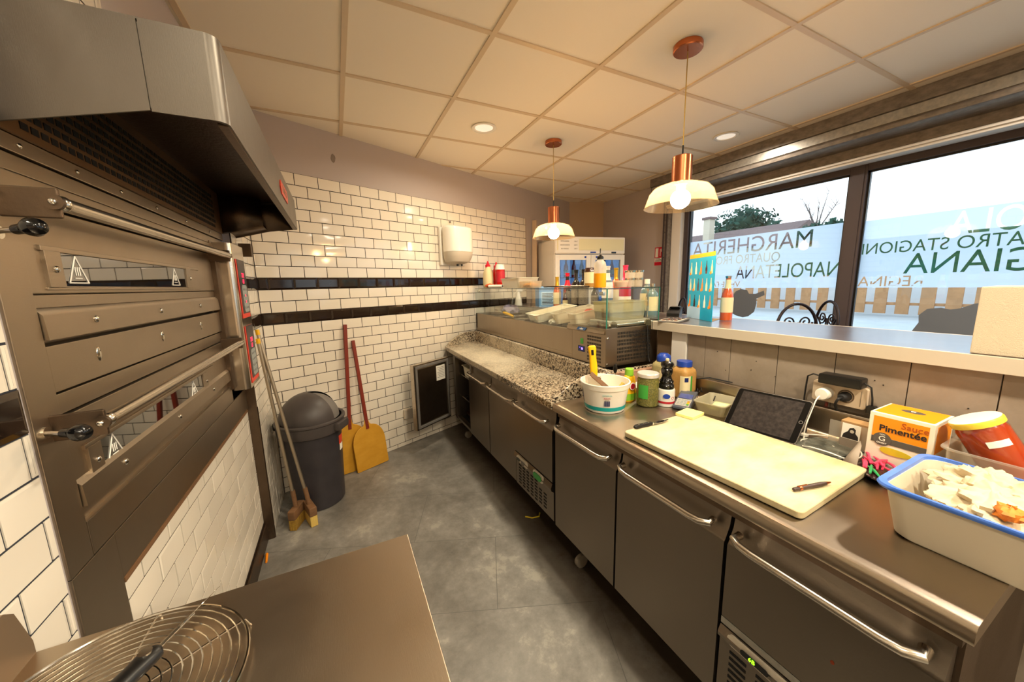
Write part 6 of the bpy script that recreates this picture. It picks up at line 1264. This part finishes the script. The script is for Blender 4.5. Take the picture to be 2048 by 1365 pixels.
m = MB(); m.box(24, 26, -12, 12.5, -.12, 3.3, 0, .3, 3); solo('hedge', 'dark green clipped hedge beyond the street fence', 'hedge', m, 'hedge')
def house(x, y, w, d, h, rh, label, ch=None):
    t = thing('house', label, 'house', (x, y, -.12)); m = MB(); m.box(0, d, -w/2, w/2, 0, h, 0); link('house_walls', m, 'render_wall', t, world=False)
    m = MB(); m.prism([(-.5, h), (d+.5, h), (d/2, h+rh)], w+.8, 0, Matrix(((1, 0, 0, 0), (0, 0, -1, w/2+.4), (0, 1, 0, 0), (0, 0, 0, 1)))); link('roof', m, 'roof_tile', t, world=False)
    if ch is not None: m = MB(); m.box(1.2, 1.9, ch-.3, ch+.3, h, h+rh+.9, 0); m.box(1.1, 2.0, ch-.42, ch+.42, h+rh+.9, h+rh+1.1, 1); link('chimney', m, ['render_wall', 'roof_tile'], t, world=False)
    for k in range(3): m = MB(); m.box(-.03, .02, -w/3+k*w/3-.6, -w/3+k*w/3+.6, 1.0, 2.3, 0); link('window', m, 'black_gloss', t, world=False)
house(29, 20.8, 10.5, 8, 4.0, 2.0, 'low house with a brown roof and a chimney seen through the left pane', .9)
def tree(x, y, h, r, label, bare=False, seed=1):
    t = thing('tree', label, 'tree', (x, y, -.12)); rnd = random.Random(seed); m = MB(); m.tube([(0, 0, 0), (.1, .1, h*.4), (0, 0, h*.75)], .2, 10, 0, rs=[.28, .2, .08]); link('trunk', m, 'bark', t, world=False)
    m = MB()
    if not bare:
        for k in range(1500):
            u = rnd.uniform(0, 2*pi); v = math.acos(rnd.uniform(-.55, 1)); rr = r*(.72+.30*sin(3*u+seed)*sin(2*v)+rnd.uniform(-.12, .22)); c = Vector((rr*sin(v)*cos(u), rr*1.1*sin(v)*sin(u), h*.70+rr*.72*cos(v))); a = Vector((rnd.gauss(0, 1), rnd.gauss(0, 1), rnd.gauss(0, 1))).normalized(); b = a.orthogonal().normalized(); s = rnd.uniform(.16, .34)
            m.quad([c-a*s, c-b*s*.7, c+a*s, c+b*s*.7], 0)
        m.ball((0, 0, h*.70), r*.62, 0, 16, sc=(1, 1, .75))
        link('crown', m, 'leaf', t, world=False)
    else:
        for k in range(16):
            a = rnd.uniform(0, 2*pi); z = h*rnd.uniform(.3, .7); L_ = h*rnd.uniform(.2, .42); e = Vector((cos(a)*L_*.5, sin(a)*L_*.5, z+L_)); s0 = Vector((0, 0, z)); m.tube([s0, (s0+e)/2+Vector((rnd.uniform(-.1, .1), rnd.uniform(-.1, .1), .1)), e], .04, 5, 0, rs=[.07, .04, .012])
            for j in range(5): q = s0.lerp(e, rnd.uniform(.35, 1)); f = q+Vector((rnd.uniform(-.7, .7), rnd.uniform(-.7, .7), rnd.uniform(.3, 1.1))); m.tube([q, f], .015, 4, 0, rs=[.02, .006])
        link('branches', m, 'bark', t, world=False)
tree(41, 25.0, 10.0, 3.2, 'dark green round tree behind the roof of the low house', seed=3); tree(40, 33.0, 9.0, 2, 'bare winter tree left of the low house', True, 4); tree(43, 38.0, 9.6, 2, 'bare winter tree further left, behind the chimney side', True, 5); tree(39.5, 17.6, 8.8, 2, 'bare winter tree right of the low house', True, 6); tree(29, 12.2, 5.6, 1.6, 'small green tree beside the window mullion', seed=9)
